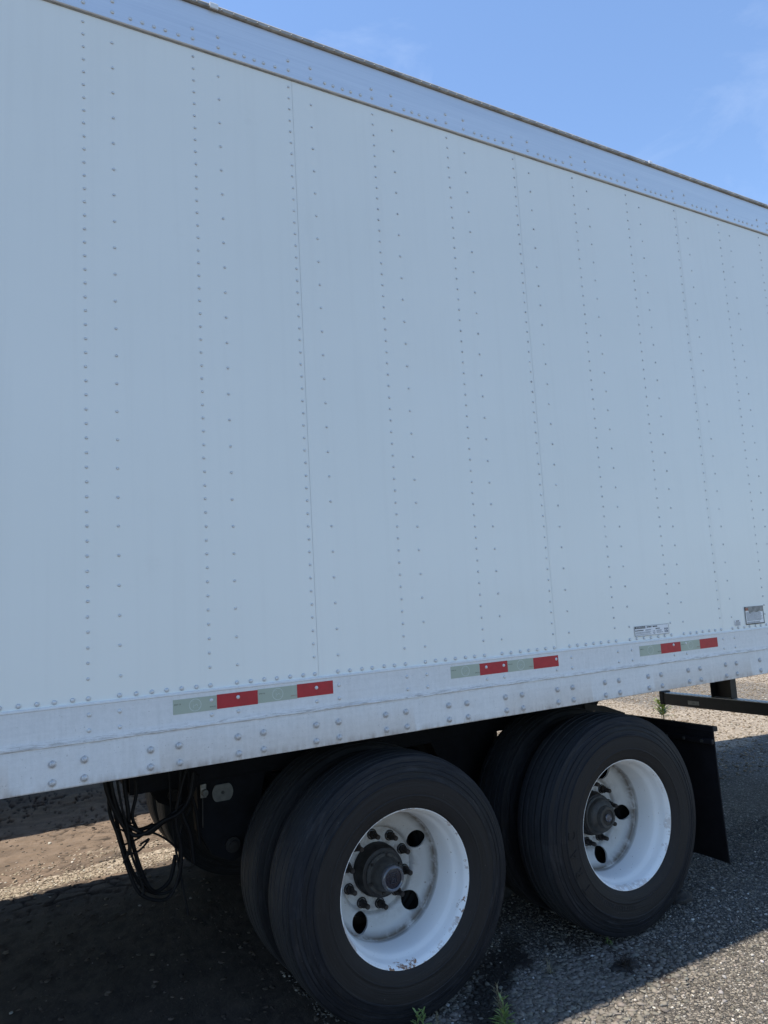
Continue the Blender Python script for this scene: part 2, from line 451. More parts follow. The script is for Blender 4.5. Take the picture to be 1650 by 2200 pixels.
class MB:
    """collects pieces of one part"""
    def __init__(self):
        self.v, self.f = [], []

    def add(self, verts, faces):
        b = len(self.v)
        self.v.extend(verts)
        self.f.extend([tuple(i+b for i in f) for f in faces])
        return self

    def box(self, x0, x1, y0, y1, z0, z1, bev=0.0):
        if bev > 0:
            bm = bmesh.new()
            bmesh.ops.create_cube(bm, size=1.0)
            for v in bm.verts:
                v.co = Vector(((x0+x1)/2+v.co.x*(x1-x0), (y0+y1)/2+v.co.y*(y1-y0), (z0+z1)/2+v.co.z*(z1-z0)))
            bmesh.ops.bevel(bm, geom=bm.edges[:], offset=bev, segments=2, affect='EDGES', profile=0.6)
            bm.verts.index_update()
            self.add([tuple(v.co) for v in bm.verts], [tuple(v.index for v in f.verts) for f in bm.faces])
            bm.free()
            return self
        v = [(x, y, z) for x in (x0, x1) for y in (y0, y1) for z in (z0, z1)]
        f = [(0, 1, 3, 2), (4, 6, 7, 5), (0, 4, 5, 1), (2, 3, 7, 6), (0, 2, 6, 4), (1, 5, 7, 3)]
        return self.add(v, f)

    def tube(self, pts, r, seg=8, cap=True):
        pts = [Vector(p) for p in pts]
        n = len(pts)
        rr = r if isinstance(r, (list, tuple)) else [r]*n
        v, f = [], []
        prev = None
        for i in range(n):
            d = (pts[min(i+1, n-1)]-pts[max(i-1, 0)]).normalized()
            a = Vector((0, 0, 1)) if abs(d.z) < 0.9 else Vector((1, 0, 0))
            if prev is None:
                s = d.cross(a).normalized()
            else:
                s = (prev - d*prev.dot(d)).normalized()
            prev = s
            t = d.cross(s)
            for k in range(seg):
                an = 2*PI*k/seg
                v.append(tuple(pts[i]+(s*math.cos(an)+t*math.sin(an))*rr[i]))
        for i in range(n-1):
            for k in range(seg):
                k2 = (k+1) % seg
                f.append((i*seg+k, i*seg+k2, (i+1)*seg+k2, (i+1)*seg+k))
        if cap:
            f.append(tuple(range(seg-1, -1, -1)))
            f.append(tuple((n-1)*seg+k for k in range(seg)))
        return self.add(v, f)

    def lathe(self, prof, seg=64, cx=0, cz=0, cy=0, closed=False, phase=0.0):
        """profile of (radius, y) turned about the Y axis"""
        v, f = [], []
        n = len(prof)
        for k in range(seg):
            a = 2*PI*k/seg+phase
            for r, y in prof:
                v.append((cx+r*math.cos(a), cy+y, cz+r*math.sin(a)))
        m = n if closed else n-1
        for k in range(seg):
            k2 = (k+1) % seg
            for i in range(m):
                j = (i+1) % n
                f.append((k*n+i, k2*n+i, k2*n+j, k*n+j))
        return self.add(v, f)

    def prism(self, poly, y0, y1):
        """polygon of (x, z) extruded along Y"""
        n = len(poly)
        v = [(x, y0, z) for x, z in poly]+[(x, y1, z) for x, z in poly]
        f = [tuple(range(n)), tuple(range(2*n-1, n-1, -1))]
        f += [(i, n+i, n+(i+1) % n, (i+1) % n) for i in range(n)]
        return self.add(v, f)

    def mesh(self, name, mat, smooth=False, sharp=35):
        me = bpy.data.meshes.new(name)
        me.from_pydata([tuple(map(float, p)) for p in self.v], [], self.f)
        me.materials.append(M[mat] if isinstance(mat, str) else mat)
        bm = bmesh.new()
        bm.from_mesh(me)
        bmesh.ops.recalc_face_normals(bm, faces=bm.faces[:])
        bm.to_mesh(me)
        bm.free()
        if smooth:
            me.shade_smooth()
            me.set_sharp_from_angle(angle=math.radians(sharp))
        return me

    def build(self, name, mat, parent=None, smooth=False, sharp=35, loc=None):
        return link(name, self.mesh(name, mat, smooth, sharp), parent, loc)


def empty(name, loc=(0, 0, 0), parent=None):
    o = bpy.data.objects.new(name, None)
    o.empty_display_size = 0.2
    COL.objects.link(o)
    o.location = loc
    if parent is not None:
        o.parent = parent
    return o


def tag(o, label=None, cat=None, group=None, kind=None):
    if label:
        o['label'] = label
    if cat:
        o['category'] = cat
    if group:
        o['group'] = group
    if kind:
        o['kind'] = kind
    return o


def smooth_path(pts, n=8):
    P = [Vector(p) for p in pts]
    P = [P[0]*2-P[1]]+P+[P[-1]*2-P[-2]]
    out = []
    for i in range(1, len(P)-2):
        for k in range(n):
            t = k/n
            a, b, c, d = P[i-1], P[i], P[i+1], P[i+2]
            out.append(0.5*((2*b)+(c-a)*t+(2*a-5*b+4*c-d)*t*t+(3*b-a-3*c+d)*t**3))
    out.append(P[-2])
    return out


def text_mesh(body, size, extrude=0.0003):
    """flat lettering in the XZ plane facing -Y, origin at its centre"""
    cu = bpy.data.curves.new('lettering', 'FONT')
    cu.body = body
    cu.size = size
    cu.extrude = extrude
    cu.align_x = 'CENTER'
    cu.align_y = 'CENTER'
    cu.resolution_u = 2
    ob = bpy.data.objects.new('lettering', cu)
    COL.objects.link(ob)
    bpy.context.view_layer.update()
    me = bpy.data.meshes.new_from_object(ob.evaluated_get(bpy.context.evaluated_depsgraph_get()))
    bpy.data.objects.remove(ob)
    me.transform(Matrix.Rotation(PI/2, 4, 'X'))
    return me


# --------------------------------------------------------------- numpy noise for geometry
def vnoise(x, y, seed=0):
    def h(i, j):
        n = (i*374761393 + j*668265263 + seed*1442695041) & 0xffffffff
        n = ((n ^ (n >> 13))*1274126177) & 0xffffffff
        return ((n ^ (n >> 16)) & 0xffff)/65535.0
    xi = np.floor(x).astype(np.int64)
    yi = np.floor(y).astype(np.int64)
    fx, fy = x-xi, y-yi
    fx, fy = fx*fx*(3-2*fx), fy*fy*(3-2*fy)
    a, b, c, d = h(xi, yi), h(xi+1, yi), h(xi, yi+1), h(xi+1, yi+1)
    return (a*(1-fx)+b*fx)*(1-fy)+(c*(1-fx)+d*fx)*fy


def fbm(x, y, oct=4, seed=0):
    s, a, t = 0, 0.5, 0
    for o in range(oct):
        s = s+a*vnoise(x*2**o+o*17.3, y*2**o-o*9.1, seed+o)
        t += a
        a *= 0.5
    return s/t


def voro_edge(x, y, seed=0):
    xi, yi = np.floor(x).astype(np.int64), np.floor(y).astype(np.int64)
    f1 = np.full(x.shape, 9.0)
    f2 = np.full(x.shape, 9.0)
    cid = np.zeros(x.shape)

    def h(i, j, k):
        n = (i*374761393 + j*668265263 + (seed+k)*1442695041) & 0xffffffff
        n = ((n ^ (n >> 13))*1274126177) & 0xffffffff
        return ((n ^ (n >> 16)) & 0xffff)/65535.0
    for di in (-1, 0, 1):
        for dj in (-1, 0, 1):
            i, j = xi+di, yi+dj
            d = np.hypot(i+h(i, j, 1)-x, j+h(i, j, 2)-y)
            m = d < f1
            f2 = np.where(m, f1, np.minimum(f2, d))
            cid = np.where(m, h(i, j, 5), cid)
            f1 = np.where(m, d, f1)
    return f2-f1, cid


def smst(x, a, b):
    t = np.clip((x-a)/(b-a), 0, 1)
    return t*t*(3-2*t)


# ================================================================== GROUND
def axis(segs):
    out = []
    for a, b, st in segs:
        n = max(1, int(round((b-a)/st)))
        out += list(np.linspace(a, b, n, endpoint=False))
    out.append(segs[-1][1])
    return np.array(out)


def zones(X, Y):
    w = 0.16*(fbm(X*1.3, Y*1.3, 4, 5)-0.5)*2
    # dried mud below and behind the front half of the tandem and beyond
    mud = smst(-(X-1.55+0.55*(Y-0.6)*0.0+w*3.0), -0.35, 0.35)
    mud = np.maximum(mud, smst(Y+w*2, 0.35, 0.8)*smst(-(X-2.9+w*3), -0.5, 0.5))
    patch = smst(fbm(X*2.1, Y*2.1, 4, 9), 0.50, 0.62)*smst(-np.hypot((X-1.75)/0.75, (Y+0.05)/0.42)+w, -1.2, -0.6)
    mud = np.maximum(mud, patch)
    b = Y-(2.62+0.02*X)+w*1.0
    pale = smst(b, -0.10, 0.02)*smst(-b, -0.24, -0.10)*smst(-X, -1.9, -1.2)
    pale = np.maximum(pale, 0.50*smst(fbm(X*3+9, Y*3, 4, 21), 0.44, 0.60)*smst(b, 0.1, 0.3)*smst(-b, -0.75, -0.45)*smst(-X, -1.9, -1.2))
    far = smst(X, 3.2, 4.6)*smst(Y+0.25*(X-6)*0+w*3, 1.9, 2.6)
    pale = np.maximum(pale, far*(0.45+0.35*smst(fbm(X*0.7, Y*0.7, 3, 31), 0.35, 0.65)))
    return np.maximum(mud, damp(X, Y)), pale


def damp(X, Y):
    u = (X-1.66)*0.80+(Y-0.13)*0.60
    v = -(X-1.66)*0.60+(Y-0.13)*0.80
    d = np.hypot(u/0.42, v/0.10)+1.3*(fbm(X*7, Y*7, 5, 91)-0.5)
    return 1-smst(d, 0.6, 1.25)


def heights(X, Y, mud, pale):
    stain = damp(X, Y)
    z = 0.010*(fbm(X*2.4, Y*2.4, 4, 1)-0.62)
    z = z-0.012*smst(fbm(X*0.8, Y*0.8, 3, 40), 0.5, 0.75)
    wx = X+0.06*(fbm(X*7, Y*7, 3, 3)-0.5)
    wy = Y+0.06*(fbm(X*7+5, Y*7, 3, 4)-0.5)
    e, cid = voro_edge(wx*7.0, wy*12.0, 2)
    msk = smst(fbm(X*2.6+3, Y*2.6, 3, 8), 0.36, 0.50)
    crack = (1-smst(e, 0.02, 0.12))*mud*(1-pale)*msk
    strip = 0.2+0.8*smst(Y, 2.15, 2.35)
    z = z-0.014*crack*strip+0.009*cid*mud*(1-pale)*msk*strip
    flake = smst(fbm(X*9, Y*15, 4, 12), 0.50, 0.56)
    z = z+0.004*flake*mud*smst(Y, 2.2, 2.6)
    return np.minimum(z, 0.004), np.maximum(crack*(0.3+0.7*smst(Y, 2.15, 2.35)), stain)


ax_x = axis([(-300, -40, 65), (-40, -6, 6), (-6, -1.5, 0.5), (-1.5, -0.6, 0.05), (-0.6, 1.5, 0.0125), (1.5, 4.6, 0.025),
             (4.6, 10, 0.06), (10, 16, 0.5), (16, 50, 6), (50, 300, 62)])
ax_y = axis([(-300, -40, 65), (-40, -6, 6), (-6, -1.6, 0.4), (-1.6, 0.6, 0.022), (0.6, 2.3, 0.03), (2.3, 4.0, 0.0125), (4.0, 6.5, 0.05),
             (6.5, 12, 0.3), (12, 50, 6), (50, 300, 62)])
GX, GY = np.meshgrid(ax_x, ax_y)
mud, pale = zones(GX, GY)
gz, gcrack = heights(GX, GY, mud, pale)
nx, ny = len(ax_x), len(ax_y)
gv = np.stack([GX.ravel(), GY.ravel(), gz.ravel()], 1)
ii = np.arange(nx*ny).reshape(ny, nx)
gf = np.stack([ii[:-1, :-1].ravel(), ii[:-1, 1:].ravel(), ii[1:, 1:].ravel(), ii[1:, :-1].ravel()], 1)
gm = bpy.data.meshes.new('ground')
gm.vertices.add(len(gv))
gm.vertices.foreach_set('co', gv.ravel())
gm.loops.add(gf.size)
gm.loops.foreach_set('vertex_index', gf.ravel())
gm.polygons.add(len(gf))
gm.polygons.foreach_set('loop_start', np.arange(0, gf.size, 4))
gm.polygons.foreach_set('loop_total', np.full(len(gf), 4))
gm.update(calc_edges=True)
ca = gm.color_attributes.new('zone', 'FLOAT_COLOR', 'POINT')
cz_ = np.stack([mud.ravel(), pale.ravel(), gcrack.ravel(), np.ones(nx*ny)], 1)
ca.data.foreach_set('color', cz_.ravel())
gm.materials.append(M['ground'])
gm.shade_smooth()
ground = link('ground', gm)
tag(ground, kind='structure')


def ground_z(x, y):
    x = np.atleast_1d(np.asarray(x, float))
    y = np.atleast_1d(np.asarray(y, float))
    m, p = zones(x, y)
    return heights(x, y, m, p)[0]


# ================================================================== THE TRAILER
S = 0.4064            # post spacing
XF, XR = -10.29, 5.85  # front and rear of the trailer
YN, YF = 0.0, 2.60    # near and far side
ZRB, ZWB, ZTL, ZTH = 1.105, 1.3646, 3.8641, 4.0545
trailer = empty('box_trailer', ((XF+XR)/2, 1.3, 0))
T0 = Vector(trailer.location)
tag(trailer, 'long white riveted box trailer on four dual wheels, filling the picture', 'trailer')


def tp(o):
    """parent a part to the trailer keeping world coordinates"""
    o.parent = trailer
    o.location = Vector(o.location)-T0
    return o


def part(mb, name, mat, smooth=False, sharp=35):
    return tp(mb.build(name, mat, None, smooth, sharp))


def sub(mb, name, mat, parent, smooth=False, sharp=35):
    # parent part sits at trailer-relative (-T0): its local frame equals world
    return mb.build(name, mat, parent, smooth, sharp)


# --- body shell
body = MB().box(XF+0.02, XR-0.05, YN+0.010, YF-0.010, 1.20, ZTH-0.004)
shell = part(body, 'body_shell', 'wall')
roof = part(MB().box(XF+0.01, XR-0.01, YN+0.03, YF-0.03, ZTH+0.008, ZTH+0.028), 'roof', 'roof')
far_wall = part(MB().box(XF, XR, YF-0.009, YF, ZWB-0.02, ZTL+0.03), 'far_side_wall', 'wall')
front = part(MB().box(XF, XF+0.019, YN+0.002, YF-0.012, 1.15, ZTH-0.002), 'front_wall', 'wall')
rear_frame = MB()
rear_frame.box(XR-0.049, XR+0.0, YN+0.0025, YN+0.09, 1.107, ZTH+0.005, 0.004)
rear_frame.box(XR-0.049, XR+0.0, YF-0.10, YF-0.012, 1.107, ZTH+0.005, 0.004)
rear_frame.box(XR-0.048, XR-0.001, YN+0.091, YF-0.101, ZTH-0.16, ZTH+0.004, 0.004)
rear_frame.box(XR-0.048, XR-0.001, YN+0.091, YF-0.101, 1.108, 1.23, 0.004)
rear_frame = part(rear_frame, 'rear_frame', 'toprail')
for k in (0, 1):
    d = part(MB().box(XR-0.047, XR-0.012, 0.095+k*1.205, 1.295+k*1.205, 1.235, ZTH-0.165, 0.005), 'rear_door', 'wall')
    lb = MB()
    for q in (0.3, 0.9):
        lb.tube([(XR+0.012, 0.095+k*1.205+q, 1.26), (XR+0.012, 0.095+k*1.205+q, 3.8)], 0.014, 8)
    sub(lb, 'lock_rod', 'bolt', d, True)

# --- near side wall: lapped sheets
side_wall = part(MB().box(XF+0.001, XR-0.001, YN+0.0028, YN+0.0095, ZWB-0.02, ZTL+0.03), 'side_wall', 'wall')
seam0 = 0.8288
xs = [seam0+1.2192*k for k in range(-9, 5)]
edges = [XF+0.005]+[x for x in xs if XF+0.3 < x < XR-0.2]+[XR-0.055]
for i in range(len(edges)-1):
    xa, xb = edges[i]+0.0005, edges[i+1]-0.0005
    inview = xb > -1.2
    nu, nv = (30, 56) if inview else (2, 2)
    u = np.linspace(xa, xb, nu)
    v = np.linspace(ZWB-0.012, ZTL+0.012, nv)
    U, V = np.meshgrid(u, v)
    if inview:
        # slight oil-canning between the posts
        ph = (U/S) - np.floor(U/S)
        wob = 0.0011*(fbm(U*1.4+20, V*0.9, 3, 50)-0.5)*2*np.sin(PI*ph)
        edge = np.minimum(1, np.minimum(U-xa, xb-U)/0.08)
        Yp = -0.0002+wob*edge
        # dents
        for dx, dz, rx, rz, dep in ((1.825, 1.545, 0.075, 0.055, 0.0045), (0.486, 2.69, 0.022, 0.030, 0.0012), (1.45, 2.64, 0.16, 0.05, 0.0015), (0.9, 3.3, 0.2, 0.12, -0.0007)):
            q = ((U-dx)/rx)**2+((V-dz)/rz)**2
            Yp = Yp+dep*np.exp(-q*1.4)
        Yp = np.clip(Yp, -0.003, 0.0024)
    else:
        Yp = np.full(U.shape, -0.0002)
    vv = np.stack([U.ravel(), Yp.ravel(), V.ravel()], 1)
    ii = np.arange(nu*nv).reshape(nv, nu)
    ff = np.stack([ii[:-1, :-1].ravel(), ii[:-1, 1:].ravel(), ii[1:, 1:].ravel(), ii[1:, :-1].ravel()], 1).tolist()
    # turned-in edge gives the sheet its thickness
    mk('wall_sheet', vv, ff, 'wall', side_wall, True, 60)

# --- rivets of the wall
def dome(R, h, seg=8, collar=0.0):
    pr = [(R*1.0, 0.0)]
    if collar:
        pr = [(R*1.3, 0.0005), (R*1.3, -collar), (R*1.02, -collar)]
    pr += [(R*0.94, -collar-h*0.45), (R*0.66, -collar-h*0.85), (R*0.28, -collar-h)]
    mb = MB().lathe(pr, seg)
    n = len(pr)
    mb.f.append(tuple(k*n+n-1 for k in range(seg)))
    return mb


rv = dome(0.0053, 0.0026, 8)
rv_me = rv.mesh('wall_rivet', 'rivet', True, 80)
ZB, ZT = 1.4266, 3.8272
pts = []
for c in range(-3, 14):
    x = c*S
    if x > XR-0.1:
        continue
    z = ZT
    while z > 1.40:
        pts.append((x+random.uniform(-1, 1)*0.0008, z+random.uniform(-1, 1)*0.0008))
        z -= 0.0508
    z = ZT-0.0508
    while z > 1.42:
        pts.append((x+0.1016+random.uniform(-1, 1)*0.0008, z+random.uniform(-1, 1)*0.0008))
        z -= 0.1016


def cam_d(x, z, y=0.0):
    return math.dist((x, y, z), CAM)


def inview(x, y, z):
    q = np.array([x, y, z])-CAM
    zc = q@fw
    if zc <= 0.1:
        return False
    return abs((q@r2)/zc) < 825/1559.2 and abs((q@u2)/zc) < 1100/1559.2


near_pts = sorted([p for p in pts if inview(p[0], 0, p[1])], key=lambda p: cam_d(p[0], p[1]))[:298]
ns = set(near_pts)
for x, z in near_pts:
    link('rivet', rv_me, side_wall, (x, -0.0010, z))
mb = MB()
for x, z in pts:
    if (x, z) not in ns:
        mb.add([(a+x, b-0.0010, c+z) for a, b, c in rv.v], rv.f)
rf = sub(mb, 'small_rivets', 'rivet', side_wall, True, 80)
tag(rf, kind='stuff')

# --- top rail
TRX = np.arange(-1.6, XR-0.05, 0.05)


def extrude_x(prof, xs, mat, name, jitter=None, smooth=True, sharp=30, parent=None):
    v, f = [], []
    n = len(prof)
    for i, x in enumerate(xs):
        for j, (y, z) in enumerate(prof):
            dy, dz = (jitter(x, j) if jitter else (0, 0))
            v.append((x, y+dy, z+dz))
    for i in range(len(xs)-1):
        for j in range(n-1):
            f.append((i*n+j, i*n+j+1, (i+1)*n+j+1, (i+1)*n+j))
    f.append(tuple(range(n)))
    f.append(tuple((len(xs)-1)*n+j for j in range(n-1, -1, -1)))
    m = MB()
    m.add(v, f)
    if parent is not None:
        return sub(m, name, mat, parent, smooth, sharp)
    return part(m, name, mat, smooth, sharp)


xx = np.concatenate([[XF], np.arange(-1.7, XR-0.06, 0.04), [XR-0.052]])
top_rail = extrude_x([(0.002, ZTL), (-0.0075, ZTL), (-0.0105, ZTL+0.004), (-0.0105, ZTL+0.009), (-0.0065, ZTL+0.0135), (-0.0065, ZTL+0.0190), (-0.0055, ZTL+0.0195),
                      (-0.0055, ZTH), (0.0, ZTH), (0.0098, ZTH-0.003)], xx, 'toprail', 'top_rail',
                     lambda x, j: ((0.0009*(float(fbm(np.array([x*1.7]), np.array([j*0.9]), 3, 60)[0])-0.5) if j > 3 else 0.0), 0))
sub(MB().box(XF, XR-0.053, -0.0040, 0.0015, ZTL-0.0038, ZTL-0.0004), 'sealant_line', M['roofedge'], top_rail)
# overhanging roof edge, dark underneath
roof_edge = extrude_x([(0.025, ZTH+0.0012), (-0.012, ZTH+0.0012), (-0.017, ZTH+0.005), (-0.017, ZTH+0.013), (-0.013, ZTH+0.016), (-0.013, ZTH+0.022),
                       (-0.009, ZTH+0.028), (0.029, ZTH+0.030)], xx, 'roofedge', 'roof_edge')
mb = MB()
d2 = dome(0.0045, 0.0035, 6)
x = -1.2
while x < XR-0.1:
    mb.add([(a+x, b-0.0168, c+ZTH+0.0085) for a, b, c in d2.v], d2.f)
    x += 0.0508
tag(sub(mb, 'roof_edge_rivets', 'roofedge', roof_edge, True, 80), kind='stuff')
sub(MB().box(0.476, 0.512, -0.0215, -0.0135, ZTH+0.002, ZTH+0.0265, 0.003), 'marker_stub', 'label', roof_edge)
sub(MB().box(3.055, 3.082, -0.0205, -0.0135, ZTH+0.010, ZTH+0.0285, 0.003), 'marker_stub', 'label', roof_edge)

tr_me = dome(0.0080, 0.0045, 10).mesh('rail_rivet', 'rivet', True, 80)
for c in range(-3, 14):
    x = c*S
    if x > XR-0.2:
        continue
    for dx, z in ((0, 3.9465), (0, 3.9025), (0.1030, 3.9465), (0.1030, 3.8995)):
        link('rivet', tr_me, top_rail, (x+dx+random.uniform(-1, 1)*0.001, -0.0053, z+random.uniform(-1, 1)*0.001))
    for q in range(5):
        link('rivet', tr_me, top_rail, (x+0.170+q*0.0425+(0.008 if q == 4 else 0)+random.uniform(-1, 1)*0.0025, -0.0053, 3.8982+random.uniform(-1, 1)*0.0008))

# --- bottom rail
def rail_jit(x, j):
    if 6 <= j <= 10:
        a = float(fbm(np.array([x*9.0]), np.array([j*3.1]), 4, 71)[0])-0.5
        b = float(vnoise(np.array([x*60.0]), np.array([j*5.3]), 75)[0])-0.5
        return (0.0018*a+0.0008*b, 0.0030*a+0.0012*b)
    return (0.0012*(float(fbm(np.array([x*2.0]), np.array([j*0.5]), 3, 66)[0])-0.5), 0)


xb_ = np.concatenate([[XF], np.arange(-1.7, 4.6, 0.012), np.arange(4.6, XR-0.06, 0.05), [XR-0.052]])
bot_rail = extrude_x([(0.002, ZWB), (-0.0070, ZWB), (-0.0080, ZWB-0.003), (-0.0080, ZWB-0.0085), (-0.0062, ZWB-0.0100), (-0.0062, 1.2680), (-0.0072, 1.2580), (-0.0090, 1.2480), (-0.0103, 1.2430), (-0.0098, 1.2395),
                      (-0.0066, 1.2370), (-0.0068, 1.2260), (-0.0075, ZRB+0.004), (-0.0055, ZRB), (0.06, ZRB), (0.06, ZRB+0.006), (0.0025, ZRB+0.006)],
                     xb_, 'botrail', 'bottom_rail', rail_jit, True, 28)
b_me = dome(0.0078, 0.0045, 10).mesh('rail_rivet_low', 'rivet', True, 80)
s_me = dome(0.0074, 0.0042, 10).mesh('rail_rivet_small', 'rivet', True, 80)
bolt_me = dome(0.0100, 0.0052, 12, 0.0022).mesh('rail_bolt', 'bolt', True, 50)
for c in range(-3, 13):
    x = c*S
    for dx in (0, 0.0975):
        link('rivet', b_me, side_wall, (x+dx, -0.0012, 1.3765))
        for z in (1.3255, 1.2745):
            link('rivet', s_me, bot_rail, (x+dx+random.uniform(-1, 1)*0.001, -0.0060, z+random.uniform(-1, 1)*0.001))
    for q in range(5):
        link('rivet', b_me, side_wall, (x+0.150+q*0.0515+random.uniform(-1, 1)*0.003, -0.0012, 1.3765+random.uniform(-1, 1)*0.0008))
x = -0.110-4*0.3048
while x < 5.6:
    for dx in (0, 0.0955):
        for z in (1.1865, 1.1285):
            link('bolt', bolt_me, bot_rail, (x+dx+random.uniform(-1, 1)*0.0015, -0.0078, z+random.uniform(-1, 1)*0.0015))
    x += 0.3048
far_rail = part(MB().box(XF, XR-0.052, YF-0.004, YF+0.008, ZRB, ZWB, 0.002), 'far_bottom_rail', 'botrail')
far_top = part(MB().box(XF, XR-0.052, YF+0.001, YF+0.007, ZTL, ZTH, 0.002), 'far_top_rail', 'toprail')

# --- reflective tape
def tape(x0, seg, z0, z1, slope=0.0):
    root = empty('reflective_tape', (0, 0, 0), trailer)
    root.location = -T0
    y0, y1 = -0.0072, -0.0056
    x = x0
    for i, w in enumerate(seg):
        za, zb = z0+slope*i, z1+slope*i
        m = MB().box(x+0.0004, x+w-0.0004, y0, y1, za, zb)
        if i % 2 == 0:
            sub(m, 'white_segment', 'white_film', root)
            cx, cz = x+w*0.50, (za+zb)/2
            ring = MB().lathe([(0.0215, 0), (0.0205, -0.0002), (0.0195, 0)], 32, cx, cz, y0-0.0001)
            # faint strokes inside the ring
            for (ax, az, bx, bz) in ((-0.012, 0.012, -0.010, 0.014), (-0.006, 0.013, -0.004, 0.014), (-0.003, -0.002, 0.005, 0.002), (0.005, 0.002, 0.009, -0.004),
                                     (-0.006, 0.004, -0.007, -0.010), (0.011, -0.010, 0.014, -0.012)):
                ring.tube([(cx+ax, y0-0.0002, cz+az), (cx+bx, y0-0.0002, cz+bz)], 0.0008, 5)
            sub(ring, 'emblem', 'emblem', root)
            t1 = text_mesh('DOT-C2', 0.0062, 0.0001)
            t1.materials.append(M['ink'])
            link('print', t1, root, (x+0.016, y0-0.0003, (za+zb)/2+0.008))
            t2 = t1.copy()
            t2.materials.clear()
            t2.materials.append(M['ink'] if i == 0 else M['redmark'])
            link('print', t2, root, (x+w-0.014, y0-0.0003, za+0.012))
        else:
            sub(m, 'red_segment', 'red', root)
        x += w
    return root


tape(0.2715, (0.1545, 0.153, 0.1545, 0.1505), 1.2905, 1.3405, 0.0017)
tape(1.4365, (0.1535, 0.154, 0.150, 0.152), 1.2950, 1.3450, -0.0010)
tape(2.5905, (0.1565, 0.152, 0.154, 0.147), 1.2885, 1.3385, 0.0)

# --- stickers on the wall
def sticker(name, x0, x1, z0, z1, mat, frame=None, fw_=0.004):
    m = MB().box(x0, x1, -0.0034, -0.0026, z0, z1)
    o = part(m, name, mat)
    if frame:
        f = MB()
        y0, y1 = -0.0039, -0.0035
        f.box(x0, x1, y0, y1, z0, z0+fw_)
        f.box(x0, x1, y0, y1, z1-fw_, z1)
        f.box(x0, x0+fw_, y0, y1, z0+fw_+1e-4, z1-fw_-1e-4)
        f.box(x1-fw_, x1, y0, y1, z0+fw_+1e-4, z1-fw_-1e-4)
        sub(f, 'frame', frame, o)
    return o


def blocks(o, rows, mat, y=-0.0040, name='print'):
    m = MB()
    for (x0, x1, z, h) in rows:
        x = x0
        while x < x1-0.002:
            w = min(random.uniform(0.004, 0.013), x1-x)
            m.box(x, x+w, y, y+0.0004, z, z+h)
            x += w+0.0018
    sub(m, name, mat, o)


st = sticker('specification_sticker', 2.573, 2.826, 1.387, 1.4375, 'label', 'ink', 0.0013)
hd = MB().box(2.576, 2.651, -0.0041, -0.0036, 1.4245, 1.4350)
sub(hd, 'title_bar', 'ink', st)
tm = text_mesh('HENDRICKSON', 0.0095, 0.0001)
tm.materials.append(M['label'])
link('lettering', tm, st, (2.6135, -0.0045, 1.4297))
blocks(st, [(2.662, 2.700, 1.427, 0.006), (2.706, 2.742, 1.427, 0.006), (2.577, 2.636, 1.413, 0.0045), (2.727, 2.757, 1.416, 0.0045)], 'ink')
blocks(st, [(2.650, 2.690, 1.413, 0.004), (2.580, 2.690, 1.405, 0.0022), (2.580, 2.684, 1.400, 0.0022), (2.580, 2.690, 1.393, 0.0024),
            (2.705, 2.720, 1.406, 0.003), (2.705, 2.722, 1.399, 0.003), (2.708, 2.721, 1.393, 0.003), (2.732, 2.770, 1.408, 0.0024), (2.732, 2.768, 1.403, 0.0024), (2.732, 2.780, 1.397, 0.0024)], 'inkgrey')
dg = MB()
for zz in (1.3955, 1.4085):
    dg.box(2.792, 2.799, -0.0041, -0.0036, zz, zz+0.009)
    dg.box(2.812, 2.819, -0.0041, -0.0036, zz, zz+0.009)
    dg.box(2.799, 2.812, -0.0041, -0.0036, zz+0.0035, zz+0.0055)
dg.box(2.8035, 2.8075, -0.0046, -0.0042, 1.395, 1.4185)
sub(dg, 'axle_diagram', 'inkgrey', st)

w2 = sticker('torn_warning_sticker', 3.470, 3.641, 1.387, 1.488, 'label', 'ink', 0.0055)
rows = []
for k in range(8):
    rows.append((3.482, 3.482+random.uniform(0.125, 0.148), 1.452-k*0.0062, 0.0032))
rows += [(3.482, 3.605, 1.3995, 0.0030), (3.482, 3.600, 1.3945, 0.0030)]
blocks(w2, rows, 'inkgrey')
pm_ = MB().prism([(3.4765, 1.4875), (3.6405, 1.4875), (3.6395, 1.470), (3.628, 1.456), (3.600, 1.459), (3.575, 1.454), (3.550, 1.458), (3.528, 1.455), (3.512, 1.448), (3.506, 1.462), (3.492, 1.470), (3.4765, 1.472)], -0.0052, -0.0043)
sub(pm_, 'peeled_patch', 'peel', w2)
sub(MB().box(3.474, 3.500, -0.0060, -0.0053, 1.466, 1.4815), 'red_corner', 'redmark', w2)
w3 = sticker('small_printed_sticker', 3.373, 3.424, 1.3875, 1.4185, 'label')
blocks(w3, [(3.383, 3.412, 1.412, 0.0045)], 'ink')
blocks(w3, [(3.377, 3.419, 1.4065-k*0.0042, 0.0024) for k in range(5)], 'inkgrey')

# --- crossmembers under the floor
floor = part(MB().box(XF+0.03, XR-0.06, 0.06, 2.54, 1.176, 1.198), 'floor_deck', 'black2')
x = -0.0625-4*0.3048
cm_ = None
while x < 5.6:
    if cm_ is None:
        m = MB()
        m.box(-0.045, 0.045, 0.061, 2.539, 1.112, 1.118)
        m.box(-0.045, 0.045, 0.061, 2.539, 1.168, 1.175)
        m.box(-0.003, 0.003, 0.062, 2.538, 1.118, 1.168)
        cm_ = m.mesh('crossmember', 'black2')
    o = link('crossmember', cm_, None, (x, 0, 0))
    tp(o)
    x += 0.3048

